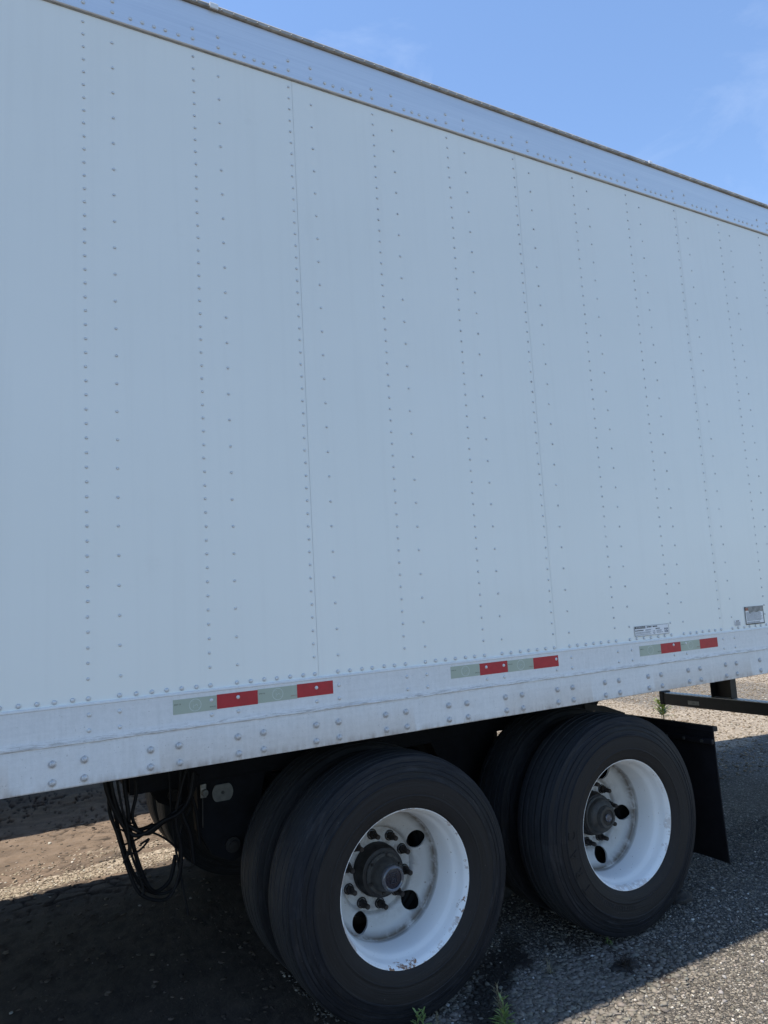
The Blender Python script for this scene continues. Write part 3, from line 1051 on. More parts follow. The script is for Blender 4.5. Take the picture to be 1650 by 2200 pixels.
# --- slider rails, hangers, axles, suspension
for y0 in (0.70, 1.78):
    m = MB()
    web = [(0.25, 0.898), (2.93, 0.898), (3.02, 0.99), (2.94, 1.102), (0.25, 1.102)]
    m.box(0.25, 2.93, y0, y0+0.12, 0.889, 0.897)
    m.prism(web, y0+0.001, y0+0.009)
    m.prism(web, y0+0.111, y0+0.119)
    m.box(0.25, 2.94, y0, y0+0.12, 1.103, 1.110)
    sr = part(m, 'slider_rail', 'black2')
    h = MB()
    for k in range(9):
        h.lathe([(0.0, -0.003), (0.011, -0.003), (0.013, 0.0)], 10, 0.42+k*0.33, 1.005, y0+0.0005)
    sub(h, 'pin_hole', 'ink', sr)
for xc in (0.30, 1.00, 2.30, 2.86):
    part(MB().box(xc-0.05, xc+0.05, 0.825, 1.775, 0.90, 1.058, 0.006), 'slider_cross_tube', 'black2')

WX = (1.183, 2.432)
WZ = 0.505
for ai, wx in enumerate(WX):
    off = wx-1.183
    for y0 in (0.715, 1.81):
        hg = MB()
        poly = [(0.535, 0.888), (0.545, 0.674), (0.60, 0.575), (0.69, 0.527), (0.756, 0.55), (0.80, 0.63), (0.855, 0.888)]
        if ai == 1:
            poly = [(0.520, 0.888), (0.60, 0.74), (0.62, 0.60), (0.69, 0.527), (0.756, 0.545), (0.83, 0.60), (0.935, 0.845), (0.941, 0.888)]
        poly = [(a+off, b) for a, b in poly]
        hg.prism(poly, y0, y0+0.008)
        hg.prism(poly, y0+0.082, y0+0.090)
        hg.prism([poly[0], poly[1], (poly[1][0]+0.01, poly[1][1]), (poly[0][0]+0.01, poly[0][1])], y0+0.0085, y0+0.0815)
        hang = part(hg, 'suspension_hanger', 'black2')
        pv = MB().lathe([(0.0, -0.022), (0.018, -0.022), (0.018, -0.012), (0.034, -0.012), (0.034, -0.001)], 14, 0.69+off, 0.60, y0)
        sub(pv, 'pivot_bolt', 'hubdark', hang, True, 40)
        arm = MB()
        arm.box(0.66+off, wx+0.12, y0+0.012, y0+0.078, 0.535, 0.655, 0.012)
        arm.box(wx+0.10, wx+0.42, y0+0.014, y0+0.076, 0.560, 0.620, 0.010)
        ta = part(arm, 'trailing_arm', 'black2')
        asp = MB().lathe([(0.0, 0), (0.085, 0), (0.105, 0.02), (0.085, 0.05), (0.075, 0.10), (0.118, 0.13), (0.125, 0.18), (0.110, 0.235), (0.09, 0.25), (0.0, 0.252)], 28)
        sp_me = asp.mesh('air_spring', 'hose', True, 40)
        sp_o = link('air_spring', sp_me, None, (wx+0.33, y0+0.045, 0.625), (PI/2, 0, 0))
        tp(sp_o)
        sh = MB().tube([(0.80+off, y0+0.11, 0.90), (wx-0.05, y0+0.11, 0.56)], [0.022, 0.022], 10)
        part(sh, 'shock_absorber', 'black2', True)
    ax = MB().tube([(wx, 0.30, WZ), (wx, 2.30, WZ)], 0.0635, 20)
    part(ax, 'axle', 'black2', True)
    for sgn, yb in ((1, 0.33), (-1, 2.27)):
        dr = MB().lathe([(0.07, 0.0), (0.19, 0.0), (0.208, 0.01), (0.208, 0.05), (0.200, 0.055), (0.200, 0.19), (0.215, 0.20), (0.215, 0.225), (0.07, 0.228)], 40, wx, WZ, yb if sgn > 0 else yb-0.228)
        part(dr, 'brake_drum', 'hubdark', True, 30)
        bc = MB().lathe([(0.0, 0.0), (0.05, 0.0), (0.075, 0.02), (0.08, 0.07), (0.085, 0.075), (0.085, 0.085), (0.08, 0.09), (0.075, 0.15), (0.05, 0.17), (0.0, 0.17)], 24)
        bme = bc.mesh('brake_chamber', 'black2', True, 35)
        o = link('brake_chamber', bme, None, (wx-0.25, 0.90 if sgn > 0 else 1.53, 0.60))
        tp(o)

# pale pierced disc and little valve on the front hanger
pl = []
for k in range(40):
    a = 2*PI*k/40
    pl.append((0.650+0.0475*math.cos(a), 0.832+max(-0.036, min(0.036, 0.0475*math.sin(a)))))
pd = part(MB().prism(pl, 0.7040, 0.7110), 'pale_disc_plate', 'plate')
sub(MB().lathe([(0.0, -0.003), (0.007, -0.003), (0.008, 0.001)], 12, 0.650, 0.832, 0.7038), 'centre_rivet', 'hub', pd)
vb = MB().box(0.548, 0.574, 0.694, 0.706, 0.826, 0.884, 0.002)
vb = part(vb, 'valve_bracket', 'brass')
sub(MB().lathe([(0.0, -0.010), (0.004, -0.010), (0.004, -0.014), (0.012, -0.014), (0.015, -0.010), (0.015, 0.0)], 18, 0.566, 0.848, 0.6935), 'valve_knob', 'plate', vb, True, 40)
sub(MB().tube([(0.558, 0.70, 0.825), (0.556, 0.70, 0.70)], 0.003, 6), 'valve_tube', 'hub', vb)

# --- wheels
TYR = 0.512


def tyre_profile(kind):
    # (radius, y) with y measured from the tyre's centre plane, outer side negative
    half = [(0.290, -0.105), (0.300, -0.120), (0.315, -0.128), (0.345, -0.1345), (0.347, -0.1365), (0.352, -0.1365), (0.354, -0.1350), (0.385, -0.1375), (0.410, -0.1362), (0.412, -0.1375), (0.417, -0.1372),
            (0.419, -0.1335), (0.438, -0.1295), (0.439, -0.1312), (0.4425, -0.1308), (0.4435, -0.1275), (0.458, -0.1225), (0.459, -0.1242), (0.463, -0.1235), (0.464, -0.1195), (0.476, -0.1165), (0.480, -0.1125), (0.494, -0.1105), (0.501, -0.1065), (0.5045, -0.098)]
    tread = []
    if kind == 'ribbed':
        g = [-0.062, -0.022, 0.022, 0.062]
        gw, gd = 0.0070, 0.016
    else:
        g = [-0.065, -0.024, 0.024, 0.065]
        gw, gd = 0.0035, 0.006
    # decoupling groove near the shoulder
    tread += [(0.5055, -0.0915), (0.499, -0.0905), (0.499, -0.0885), (0.5070, -0.0875)]
    for c in g:
        rr = 0.512-0.6*c*c
        tread += [(rr, c-gw), (rr-gd, c-gw*0.7), (rr-gd, c+gw*0.7), (rr, c+gw)]
    tread += [(0.5070, 0.0875), (0.499, 0.0885), (0.499, 0.0905), (0.5055, 0.0915)]
    return half+tread+[(r, -y) for r, y in reversed(half)]


def tyre_mesh(name, kind, mat):
    mb = MB().lathe(tyre_profile(kind), 144)
    v = np.array(mb.v)
    # standing on the ground: flattened below, bulging a little above the contact patch
    low = v[:, 2] < -0.36
    tt = np.clip((-0.36-v[:, 2])/0.145, 0, 1)
    v[:, 1] *= 1+0.055*tt*np.clip(1-np.abs(v[:, 0])/0.30, 0, 1)
    v[:, 2] = np.maximum(v[:, 2], -WZ-0.002)
    mb.v = [tuple(p) for p in v]
    return mb.mesh(name, mat, True, 28)


def disc_mesh(name, mat, base_deg):
    """dished disc with five hand holes, built in the XZ plane; y is depth from the flange plane"""
    def depth(r):
        return float(np.interp(r, [0.108, 0.160, 0.168, 0.174, 0.182, 0.235, 0.246, 0.256, 0.262], [0.268, 0.268, 0.267, 0.255, 0.248, 0.229, 0.217, 0.199, 0.190]))
    pts, edg, used = [], [], []

    def ring(cx, cz, r, n, closed=True):
        b = len(pts)
        for k in range(n):
            a = 2*PI*k/n
            pts.append(Vector((cx+r*math.cos(a), cz+r*math.sin(a))))
        edg.extend([(b+k, b+(k+1) % n) for k in range(n)])
    ring(0, 0, 0.108, 72)
    ring(0, 0, 0.262, 120)
    hc = []
    for k in range(5):
        a = math.radians(base_deg+72*k)
        c = (0.2110*math.cos(a), 0.2110*math.sin(a))
        hc.append(c)
        ring(c[0], c[1], 0.0385, 40)
    for r in (0.118, 0.14, 0.160, 0.168, 0.174, 0.182, 0.190, 0.200, 0.212, 0.224, 0.235, 0.241, 0.246, 0.251, 0.256):
        n = 96
        for k in range(n):
            a = 2*PI*k/n+0.01
            x, z = r*math.cos(a), r*math.sin(a)
            if all(math.hypot(x-c[0], z-c[1]) > 0.0410 for c in hc):
                pts.append(Vector((x, z)))
    res = delaunay_2d_cdt(pts, edg, [], 0, 1e-6)
    vs, fs = res[0], res[2]
    vv = [(p.x, depth(math.hypot(p.x, p.y)), p.y) for p in vs]
    ff = []
    for f in fs:
        cx = sum(vs[i].x for i in f)/3
        cz = sum(vs[i].y for i in f)/3
        r = math.hypot(cx, cz)
        if r < 0.108*0.998 or r > 0.262:
            continue
        if any(math.hypot(cx-c[0], cz-c[1]) < 0.0383 for c in hc):
            continue
        ff.append(tuple(f))
    # thickness
    n = len(vv)
    cnt = {}
    for f in ff:
        for a, b in ((f[0], f[1]), (f[1], f[2]), (f[2], f[0])):
            cnt[(a, b)] = 1
    bnd = [(a, b) for (a, b) in cnt if (b, a) not in cnt]
    vv2 = vv+[(x, y+0.011, z) for x, y, z in vv]
    ff2 = ff+[tuple(i+n for i in reversed(f)) for f in ff]+[(b, a, a+n, b+n) for a, b in bnd]
    mb = MB().add(vv2, ff2)
    return mb.mesh(name, mat, True, 40)


RIM_PROF = [(0.2900, 0.012), (0.2985, 0.008), (0.3000, 0.003), (0.2985, -0.0005), (0.2960, 0.000), (0.2945, 0.004), (0.2905, 0.011), (0.2860, 0.019), (0.2835, 0.030), (0.2800, 0.050), (0.2765, 0.060), (0.2700, 0.072), (0.2660, 0.085), (0.2635, 0.110), (0.2610, 0.140), (0.2600, 0.170), (0.2600, 0.205),
            (0.2650, 0.215), (0.2800, 0.225), (0.296, 0.232), (0.296, 0.236), (0.2780, 0.230), (0.2680, 0.210), (0.2680, 0.090), (0.2860, 0.060), (0.2900, 0.030)]
FLY = 0.024
NUT = None


def nut_parts():
    m = MB()
    m.lathe([(0.0, -0.030), (0.0135, -0.030), (0.0172, -0.026), (0.0172, -0.006)], 6, 0, 0, 0)
    m.lathe([(0.0185, -0.007), (0.0225, -0.005), (0.0225, 0.0)], 18)
    m.lathe([(0.0, -0.064), (0.0085, -0.064), (0.0105, -0.061), (0.0105, -0.029)], 12)
    return m.mesh('lug_nut', 'nut', True, 40)


NUT = nut_parts()


def outer_wheel(wx, kind, tmat, rmat, base_deg, cap, side=1, nut_deg=14.0):
    """side 1 = near side. The wheel's frame has y pointing inboard from the flange plane"""
    w = empty('wheel', (0, 0, 0), trailer)
    w.location = Vector((wx, FLY if side > 0 else YF-FLY, WZ))-T0
    if side < 0:
        w.rotation_euler = (0, 0, PI)
    link('tyre', tyre_mesh('tyre', kind, tmat), w, (0, 0.118, 0))
    r = MB().lathe(RIM_PROF, 128, closed=True)
    link('rim', r.mesh('rim', rmat, True, 35), w)
    link('disc', disc_mesh('disc', rmat, base_deg), w)
    hub = MB().lathe([(0.1075, 0.290), (0.1075, 0.240), (0.100, 0.230), (0.098, 0.200), (0.088, 0.196), (0.0, 0.196)], 40)
    for k in range(10):
        a = math.radians(36*k+nut_deg+18)
        hub.box(0.1, 0.101, 0.2, 0.201, 0, 0.001)
    link('hub', hub.mesh('hub', 'hubdark', True, 35), w)
    for k in range(10):
        a = math.radians(36*k+nut_deg)
        link('lug_nut', NUT, w, (0.1428*math.cos(a), 0.2685, 0.1428*math.sin(a)), (0, random.uniform(0, 1), 0))
    if cap == 'window':
        hc = MB().lathe([(0.084, 0.1955), (0.084, 0.188), (0.080, 0.184), (0.070, 0.183), (0.066, 0.178), (0.058, 0.140), (0.052, 0.130), (0.0, 0.130)], 40)
        link('hub_cap', hc.mesh('hub_cap', 'hub', True, 35), w)
        for k in range(6):
            a = math.radians(60*k+20)
            b = MB().lathe([(0.0, -0.006), (0.006, -0.006), (0.0075, -0.004), (0.0075, 0.002)], 6, 0.0755*math.cos(a), 0.0755*math.sin(a), 0.1835)
            link('cap_bolt', b.mesh('cap_bolt', 'hubdark', True, 40), w)
        link('cap_rim', MB().lathe([(0.050, 0.1295), (0.0515, 0.118), (0.049, 0.112), (0.044, 0.110), (0.0385, 0.113), (0.038, 0.119)], 40).mesh('cap_rim', 'caprim', True, 50), w)
        link('cap_window', MB().lathe([(0.0, 0.1135), (0.030, 0.1145), (0.0395, 0.1165)], 36).mesh('cap_window', 'cap', True, 60), w)
        mk_ = MB()
        y0, y1 = 0.1105, 0.1135
        # letter H inside a square outline
        mk_.box(-0.0075, -0.0050, y0, y1, -0.011, 0.010)
        mk_.box(0.0050, 0.0075, y0, y1, -0.011, 0.010)
        mk_.box(-0.0048, 0.0048, y0, y1, -0.002, 0.001)
        for a, b, c, d in ((-0.0145, 0.0145, 0.0135, 0.0150), (-0.0145, 0.0145, -0.0165, -0.0150), (-0.0145, -0.0130, -0.0148, 0.0133), (0.0130, 0.0145, -0.0148, 0.0133)):
            mk_.box(a, b, y0, y1, c, d)
        mk_.box(-0.016, 0.016, y0, y1, 0.021, 0.0225)
        link('emblem', mk_.mesh('emblem', 'capmark'), w)
    else:
        hc = MB().lathe([(0.092, 0.1955), (0.092, 0.190), (0.084, 0.186), (0.081, 0.170), (0.074, 0.160), (0.055, 0.152), (0.052, 0.135), (0.049, 0.131), (0.038, 0.131), (0.036, 0.136), (0.018, 0.136)], 40)
        link('hub_cap', hc.mesh('hub_cap', 'hub', True, 35), w)
        link('cap_plug', MB().lathe([(0.018, 0.1365), (0.0195, 0.128), (0.0165, 0.124), (0.0135, 0.127), (0.0, 0.128)], 28).mesh('cap_plug', 'caprim', True, 40), w)
        link('cap_window', MB().lathe([(0.0185, 0.1345), (0.036, 0.1345)], 28).mesh('cap_window', 'hubdark', True, 40), w)
    link('valve_stem', MB().tube(smooth_path([(-0.235, 0.205, 0.06), (-0.238, 0.17, 0.063), (-0.232, 0.11, 0.06)], 4), 0.004, 6).mesh('valve_stem', 'brass', True), w)
    return w


def inner_wheel(wx, side, tmat):
    w = empty('wheel', (0, 0, 0), trailer)
    w.location = Vector((wx, FLY if side > 0 else YF-FLY, WZ))-T0
    if side < 0:
        w.rotation_euler = (0, 0, PI)
    link('tyre', tyre_mesh('tyre', 'worn', tmat), w, (0, 0.453, 0))
    link('rim', MB().lathe([(r, 0.571-y) for r, y in RIM_PROF], 64, closed=True).mesh('rim', 'hubdark', True, 35), w)
    link('disc', MB().lathe([(0.108, 0.286), (0.165, 0.286), (0.165, 0.297), (0.108, 0.297)], 64, closed=True).mesh('disc', 'hubdark', True, 35), w)
    return w


w1 = outer_wheel(WX[0], 'worn', 'rubber1', 'wheel1', 25.0, 'window', 1, 22.0)
w2_ = outer_wheel(WX[1], 'ribbed', 'rubber2', 'wheel2', -9.5, 'plain', 1, 6.0)
tag(w1, 'dual wheel with rust on its white rim and a lettered hub cap')
tag(w2_, 'ribbed rear dual wheel with clean white rim')
for wx in WX:
    inner_wheel(wx, 1, 'rubber3')
    inner_wheel(wx, -1, 'rubber3')
    outer_wheel(wx, 'worn', 'rubber1', 'wheel2', 40.0, 'plain', -1, 10.0)

# raised lettering on the rear tyre's sidewall
for k, ch in enumerate('TRAC'):
    a = math.radians(214-k*12.5)
    me = text_mesh(ch, 0.064, 0.0016)
    me.materials.append(M['rubber2'])
    R_ = 0.384
    o = link('sidewall_letter', me, w2_, (R_*math.cos(a), 0.118-0.1382, R_*math.sin(a)))
    o.rotation_euler = (0, -(a-PI/2), 0)
# radial moulding ticks below the lettering
tk = MB()
for k in range(26):
    a = math.radians(222+k*1.7)
    for (ra, rb) in ((0.360, 0.398),):
        if k % 7 == 6:
            continue
        tk.tube([(ra*math.cos(a), -0.0186, ra*math.sin(a)), (rb*math.cos(a), -0.0186, rb*math.sin(a))], 0.0011, 5)
link('sidewall_ticks', tk.mesh('sidewall_ticks', 'rubber2'), w2_)

# --- mud flaps
for (ya, yb) in ((0.045, 0.66), (1.95, 2.555)):
    fl = MB()
    n, mz = 14, 16
    v = []
    for i in range(n+1):
        for j in range(mz+1):
            y = ya+(yb-ya)*i/n
            z = 0.838-(0.838-0.155)*j/mz
            if j == mz and False:
                z += 0.0
            v.append((3.148+0.012*math.sin(i*0.5)*(j/mz)+0.018*(j/mz)**2, y, z))
    f = []
    for i in range(n):
        for j in range(mz):
            a = i*(mz+1)+j
            f.append((a, a+1, a+mz+2, a+mz+1))
    nn = len(v)
    v2 = v+[(x+0.008, y, z) for x, y, z in v]
    f2 = f+[tuple(k+nn for k in reversed(q)) for q in f]
    rim_ = [i*(mz+1) for i in range(n+1)]+[n*(mz+1)+j for j in range(1, mz+1)]+[i*(mz+1)+mz for i in range(n-1, -1, -1)]+[j for j in range(mz-1, 0, -1)]
    for q in range(len(rim_)):
        a, b = rim_[q], rim_[(q+1) % len(rim_)]
        f2.append((a, b, b+nn, a+nn))
    flap = part(MB().add(v2, f2), 'mud_flap', 'flap', True, 40)
    sub(MB().box(3.128, 3.146, ya-0.002, yb+0.05, 0.772, 0.800, 0.006), 'flap_bar', 'black', flap)
    for k in range(5):
        sub(MB().tube([(3.128, ya+0.06+k*0.115, 0.786), (3.120, ya+0.06+k*0.115, 0.786)], 0.009, 6), 'flap_bolt', 'hub', flap)
    sub(MB().box(3.150, 3.190, ya, yb+0.16, 0.835, 0.862, 0.004), 'flap_bracket', 'black', flap)
# fender-like stay over the rear wheel
part(MB().prism([(2.86, 0.96), (3.02, 0.93), (3.19, 0.868), (3.19, 0.840), (3.00, 0.90), (2.86, 0.92)], 0.69, 0.698), 'flap_stay', 'black')

# --- rear underride guard
guard = part(MB().box(5.535, 5.635, 0.18, 2.42, 0.487, 0.592, 0.006), 'rear_guard_bar', 'bumper')
gs = MB()
y = 0.20
while y < 2.38:
    gs.box(5.540, 5.630, y, y+0.022, 0.5925, 0.599)
    y += 0.042
gs.box(5.536, 5.546, 0.182, 2.36, 0.5923, 0.597)
gs.box(5.624, 5.634, 0.182, 2.36, 0.5923, 0.597)
sub(gs, 'grip_strip', 'grip', guard)
sub(MB().box(5.530, 5.637, 2.370, 2.424, 0.486, 0.612, 0.01), 'end_cap', 'black', guard)
sub(MB().box(5.5335, 5.5349, 1.98, 2.10, 0.512, 0.548), 'guard_sticker', 'peel', guard)
for yc in (0.86, 1.745):
    p = MB()
    p.box(5.545, 5.625, yc-0.105, yc-0.095, 0.5995, 1.1, 0.002)
    p.box(5.545, 5.625, yc+0.095, yc+0.105, 0.5995, 1.1, 0.002)
    p.box(5.605, 5.625, yc-0.094, yc+0.094, 0.5995, 1.1, 0.002)
    p.box(5.546, 5.604, yc-0.094, yc+0.094, 0.88, 0.90, 0.002)
    sub(p, 'guard_post', 'bumper', guard)

# --- air lines hanging ahead of the front hanger
def hose(pts, r, name='air_hose', n=8):
    return part(MB().tube(smooth_path(pts, n), r, 8), name, 'hose', True, 60)


Y = 0.60
A = [(0.150, 1.09), (0.150, 0.962), (0.163, 0.86), (0.179, 0.776), (0.222, 0.624), (0.266, 0.534), (0.32, 0.487), (0.385, 0.482), (0.424, 0.542), (0.433, 0.651), (0.420, 0.784), (0.440, 0.92), (0.47, 1.0)]
hose([(x+0.006*math.sin(i*2.3), Y+0.012*math.sin(i), z) for i, (x, z) in enumerate(A)], 0.0072)
hose([(x+0.012, Y+0.03+0.01*math.cos(i), z+0.012) for i, (x, z) in enumerate(A[:9])]+[(0.445, Y+0.06, 0.70), (0.50, 0.68, 0.80)], 0.0065)
hose([(0.214, Y, 1.09), (0.214, Y+0.01, 0.969), (0.225, Y, 0.857), (0.233, Y, 0.765), (0.267, Y+0.01, 0.632), (0.302, Y+0.02, 0.543), (0.34, Y+0.04, 0.505), (0.40, Y+0.06, 0.53), (0.43, Y+0.08, 0.62)], 0.0085)
C_ = [(0.137, 1.09), (0.137, 0.964), (0.180, 0.83), (0.233, 0.768), (0.288, 0.757), (0.353, 0.780), (0.421, 0.815), (0.47, 0.86), (0.49, 0.95)]
for k in range(3):
    hose([(x+0.010*k, Y-0.03+0.018*k+0.012*math.sin(i+k), z+0.009*((k*2+i) % 3)) for i, (x, z) in enumerate(C_)], 0.0085)
hose([(0.150, Y-0.02, 1.08), (0.165, Y-0.03, 0.93), (0.205, Y-0.02, 0.80), (0.226, Y-0.02, 0.72), (0.206, Y-0.01, 0.66)], 0.007)
hose([(0.196, Y, 0.722), (0.251, Y-0.01, 0.738), (0.306, Y, 0.753), (0.362, Y+0.01, 0.722), (0.427, Y+0.03, 0.660)], 0.0042)
hose([(0.405, Y+0.06, 1.0), (0.41, Y+0.05, 0.80), (0.423, Y+0.04, 0.653), (0.434, Y+0.02, 0.559), (0.458, Y, 0.395)], 0.005, 'hanging_strap')
hose([(0.24, Y+0.05, 1.08), (0.265, Y+0.03, 0.93), (0.245, Y+0.02, 0.83), (0.262, Y+0.02, 0.772)], 0.007)
hose([(0.47, 0.66, 1.06), (0.45, 0.65, 0.93), (0.452, 0.64, 0.80), (0.485, 0.64, 0.70), (0.50, 0.65, 0.58)], 0.010)
hose([(0.49, 0.68, 1.06), (0.492, 0.67, 0.90), (0.52, 0.67, 0.78), (0.535, 0.68, 0.64)], 0.008)
hose([(0.165, Y-0.05, 1.08), (0.19, Y-0.05, 0.90), (0.215, Y-0.04, 0.80), (0.228, Y-0.04, 0.70), (0.262, Y-0.03, 0.60), (0.275, Y-0.03, 0.545), (0.268, Y-0.03, 0.53)], 0.005)
hose([(0.268, Y-0.02, 0.72), (0.30, Y-0.03, 0.736), (0.262, Y-0.03, 0.700), (0.222, Y-0.02, 0.690)], 0.0045)
for (a_, b_) in (((0.222, 0.815), (0.250, 0.80)), ((0.176, 0.80), (0.205, 0.785)), ((0.258, 0.60), (0.288, 0.585))):
    part(MB().tube([(a_[0], Y-0.03, a_[1]), ((a_[0]+b_[0])/2, Y-0.05, (a_[1]+b_[1])/2+0.006), (b_[0], Y-0.03, b_[1])], 0.0035, 6), 'cable_tie', 'hose', True)
cp_ = MB().tube([(0.300, Y-0.005, 0.768), (0.325, Y-0.005, 0.776)], 0.016, 8)
part(cp_, 'hose_clamp', 'hose')

# ================================================================== NEIGHBOURING TRAILER (its shadow shows beyond)
NX0, NX1, NY0, NY1 = -11.0, 3.55, 4.16, 6.76
nt = empty('parked_trailer', ((NX0+NX1)/2, (NY0+NY1)/2, 0))
N0 = Vector(nt.location)
tag(nt, 'second white box trailer parked beyond the first, only its shadow in sight', 'trailer')


def npart(mb, name, mat, smooth=False):
    o = mb.build(name, mat, nt, smooth)
    o.location = -N0
    return o


npart(MB().box(NX0, NX1, NY0+0.01, NY1-0.01, 1.36, 4.06, 0.02), 'body_shell', 'wall')
npart(MB().box(NX0+0.01, NX1-0.01, NY0-0.002, NY0+0.009, 1.10, 1.37), 'bottom_rail', 'botrail')
npart(MB().box(NX0+0.01, NX1-0.01, NY1-0.009, NY1+0.002, 1.10, 1.37), 'bottom_rail', 'botrail')
npart(MB().box(NX0+0.02, NX1-0.02, NY0+0.012, NY1-0.012, 1.17, 1.355), 'floor_deck', 'black2')
for yc in (NY0+0.55, NY1-0.55):
    lg = MB().box(1.30, 1.42, yc-0.06, yc+0.06, 0.25, 1.168, 0.004)
    lg.box(1.315, 1.405, yc-0.045, yc+0.045, 0.03, 0.249, 0.003)
    lg.box(1.24, 1.48, yc-0.12, yc+0.12, 0.004, 0.029, 0.004)
    npart(lg, 'landing_leg', 'black')
for wx in (-9.2, -7.95):
    for y0 in (NY0+0.14, NY0+0.475, NY1-0.475, NY1-0.14):
        tm_ = MB().lathe(tyre_profile('worn'), 48, wx, 0.512, y0)
        npart(tm_, 'tyre', 'rubber3', True)
    npart(MB().tube([(wx, NY0+0.2, 0.505), (wx, NY1-0.2, 0.505)], 0.06, 14), 'axle', 'black2', True)
for y0 in (NY0+0.7, NY1-0.82):
    npart(MB().box(-10.2, -7.2, y0, y0+0.12, 0.62, 1.168), 'slider_rail', 'black2')

# ================================================================== LOOSE STONES
ICO_V = []
ph = (1+5**0.5)/2
for a, b in ((-1, ph), (1, ph), (-1, -ph), (1, -ph)):
    ICO_V.append((a, b, 0))
for a, b in ((-1, ph), (1, ph), (-1, -ph), (1, -ph)):
    ICO_V.append((0, a, b))
for a, b in ((ph, -1), (ph, 1), (-ph, -1), (-ph, 1)):
    ICO_V.append((a, 0, b))
ICO_V = np.array(ICO_V)/math.hypot(1, ph)
ICO_F = np.array([(0, 11, 5), (0, 5, 1), (0, 1, 7), (0, 7, 10), (0, 10, 11), (1, 5, 9), (5, 11, 4), (11, 10, 2), (10, 7, 6), (7, 1, 8), (3, 9, 4), (3, 4, 2), (3, 2, 6), (3, 6, 8), (3, 8, 9), (4, 9, 5), (2, 4, 11), (6, 2, 10), (8, 6, 7), (9, 8, 1)])


def stones(name, label, x, y, size, cols, sink=0.25, flat=0.6):
    oil = damp(x, y)
    keep = RNG.random(len(x)) > oil*0.35
    oil = oil*(RNG.random(len(x)) > 0.05)
    cols = cols*(1-0.88*oil[:, None])
    x, y, size, cols = x[keep], y[keep], size[keep], cols[keep]
    n = len(x)
    z = ground_z(x, y)
    base = np.repeat(ICO_V[None], n, 0)*(1+RNG.uniform(-0.38, 0.38, (n, 12, 1)))
    sc = np.stack([size*RNG.uniform(0.75, 1.3, n), size*RNG.uniform(0.75, 1.3, n), size*flat*RNG.uniform(0.7, 1.2, n)], 1)
    base = base*sc[:, None, :]
    an = RNG.uniform(0, 2*PI, n)
    ti = RNG.uniform(-0.35, 0.35, n)
    c, s = np.cos(ti)[:, None], np.sin(ti)[:, None]
    yy, zz = base[:, :, 1]*c-base[:, :, 2]*s, base[:, :, 1]*s+base[:, :, 2]*c
    c, s = np.cos(an)[:, None], np.sin(an)[:, None]
    xr, yr = base[:, :, 0]*c-yy*s, base[:, :, 0]*s+yy*c
    P = np.stack([xr+x[:, None], yr+y[:, None], zz+(z+size*flat*(1-2*sink)*0.5)[:, None]], 2).reshape(-1, 3)
    F = (ICO_F[None]+(np.arange(n)*12)[:, None, None]).reshape(-1, 3)
    me = bpy.data.meshes.new(name)
    me.vertices.add(len(P))
    me.vertices.foreach_set('co', P.ravel())
    me.loops.add(F.size)
    me.loops.foreach_set('vertex_index', F.ravel().astype(np.int32))
    me.polygons.add(len(F))
    me.polygons.foreach_set('loop_start', np.arange(0, F.size, 3))
    me.polygons.foreach_set('loop_total', np.full(len(F), 3))
    me.update(calc_edges=True)
    at = me.color_attributes.new('tint', 'FLOAT_COLOR', 'POINT')
    cc = np.repeat(np.concatenate([cols, np.ones((n, 1))], 1)[:, None, :], 12, 1)
    at.data.foreach_set('color', cc.ravel())
    me.materials.append(M['stone'])
    o = link(name, me)
    tag(o, label, 'gravel', None, 'stuff')
    return o


def tint(n, lo, hi, white=0.05, wcol=(0.36, 0.34, 0.31), gamma=1.5):
    t = RNG.random(n)[:, None]**gamma
    c = np.array(lo)*(1-t)+np.array(hi)*t
    w = RNG.random(n) < white
    c[w] = np.array(wcol)*RNG.uniform(0.7, 1.15, (int(w.sum()), 1))
    return c*RNG.uniform(0.88, 1.12, (n, 1))*RNG.uniform(0.97, 1.03, (n, 3))


# dark chippings beside and in front of the wheels
n = 46000
x = RNG.uniform(0.9, 4.7, n)
y = RNG.uniform(-1.35, 0.75, n)
sz = 0.0026+0.0056*RNG.random(n)**2.4
stones('asphalt_chippings', 'dark grey chippings on the ground beside the wheels', x, y, sz, tint(n, (0.072, 0.063, 0.052), (0.33, 0.292, 0.240), 0.035, (0.55, 0.51, 0.44)))
n = 420
x = RNG.uniform(0.9, 4.2, n)
y = RNG.uniform(-1.2, 0.6, n)
stones('coarse_stones', 'coarser pale stones strewn near the tyres', x, y, RNG.uniform(0.006, 0.013, n), tint(n, (0.09, 0.086, 0.08), (0.30, 0.285, 0.262), 0.10, (0.5, 0.48, 0.44)), 0.2)
# crust broken into flat pieces between the wheels
n = 3200
x = RNG.normal(1.78, 0.34, n)
y = RNG.normal(-0.13, 0.15, n)
stones('broken_crust', 'flat grey pieces of broken crust between the wheels', x, y, RNG.uniform(0.006, 0.017, n), tint(n, (0.13, 0.116, 0.097), (0.24, 0.214, 0.178), 0.0), 0.25, 0.32)
# pale band of grit in the sunlit strip
n = 6500
x = RNG.uniform(-1.2, 1.75, n)
b = RNG.normal(0, 0.05, n)
y = 2.66+0.05*x+b
far_ = RNG.random(n) < 0.16
y[far_] += RNG.uniform(0.05, 0.5, int(far_.sum()))
stones('pale_grit', 'band of pale tan grit in the sunlit strip', x, y, RNG.uniform(0.004, 0.0105, n), tint(n, (0.17, 0.135, 0.10), (0.42, 0.35, 0.27), 0.05, (0.5, 0.46, 0.4), 1.0))
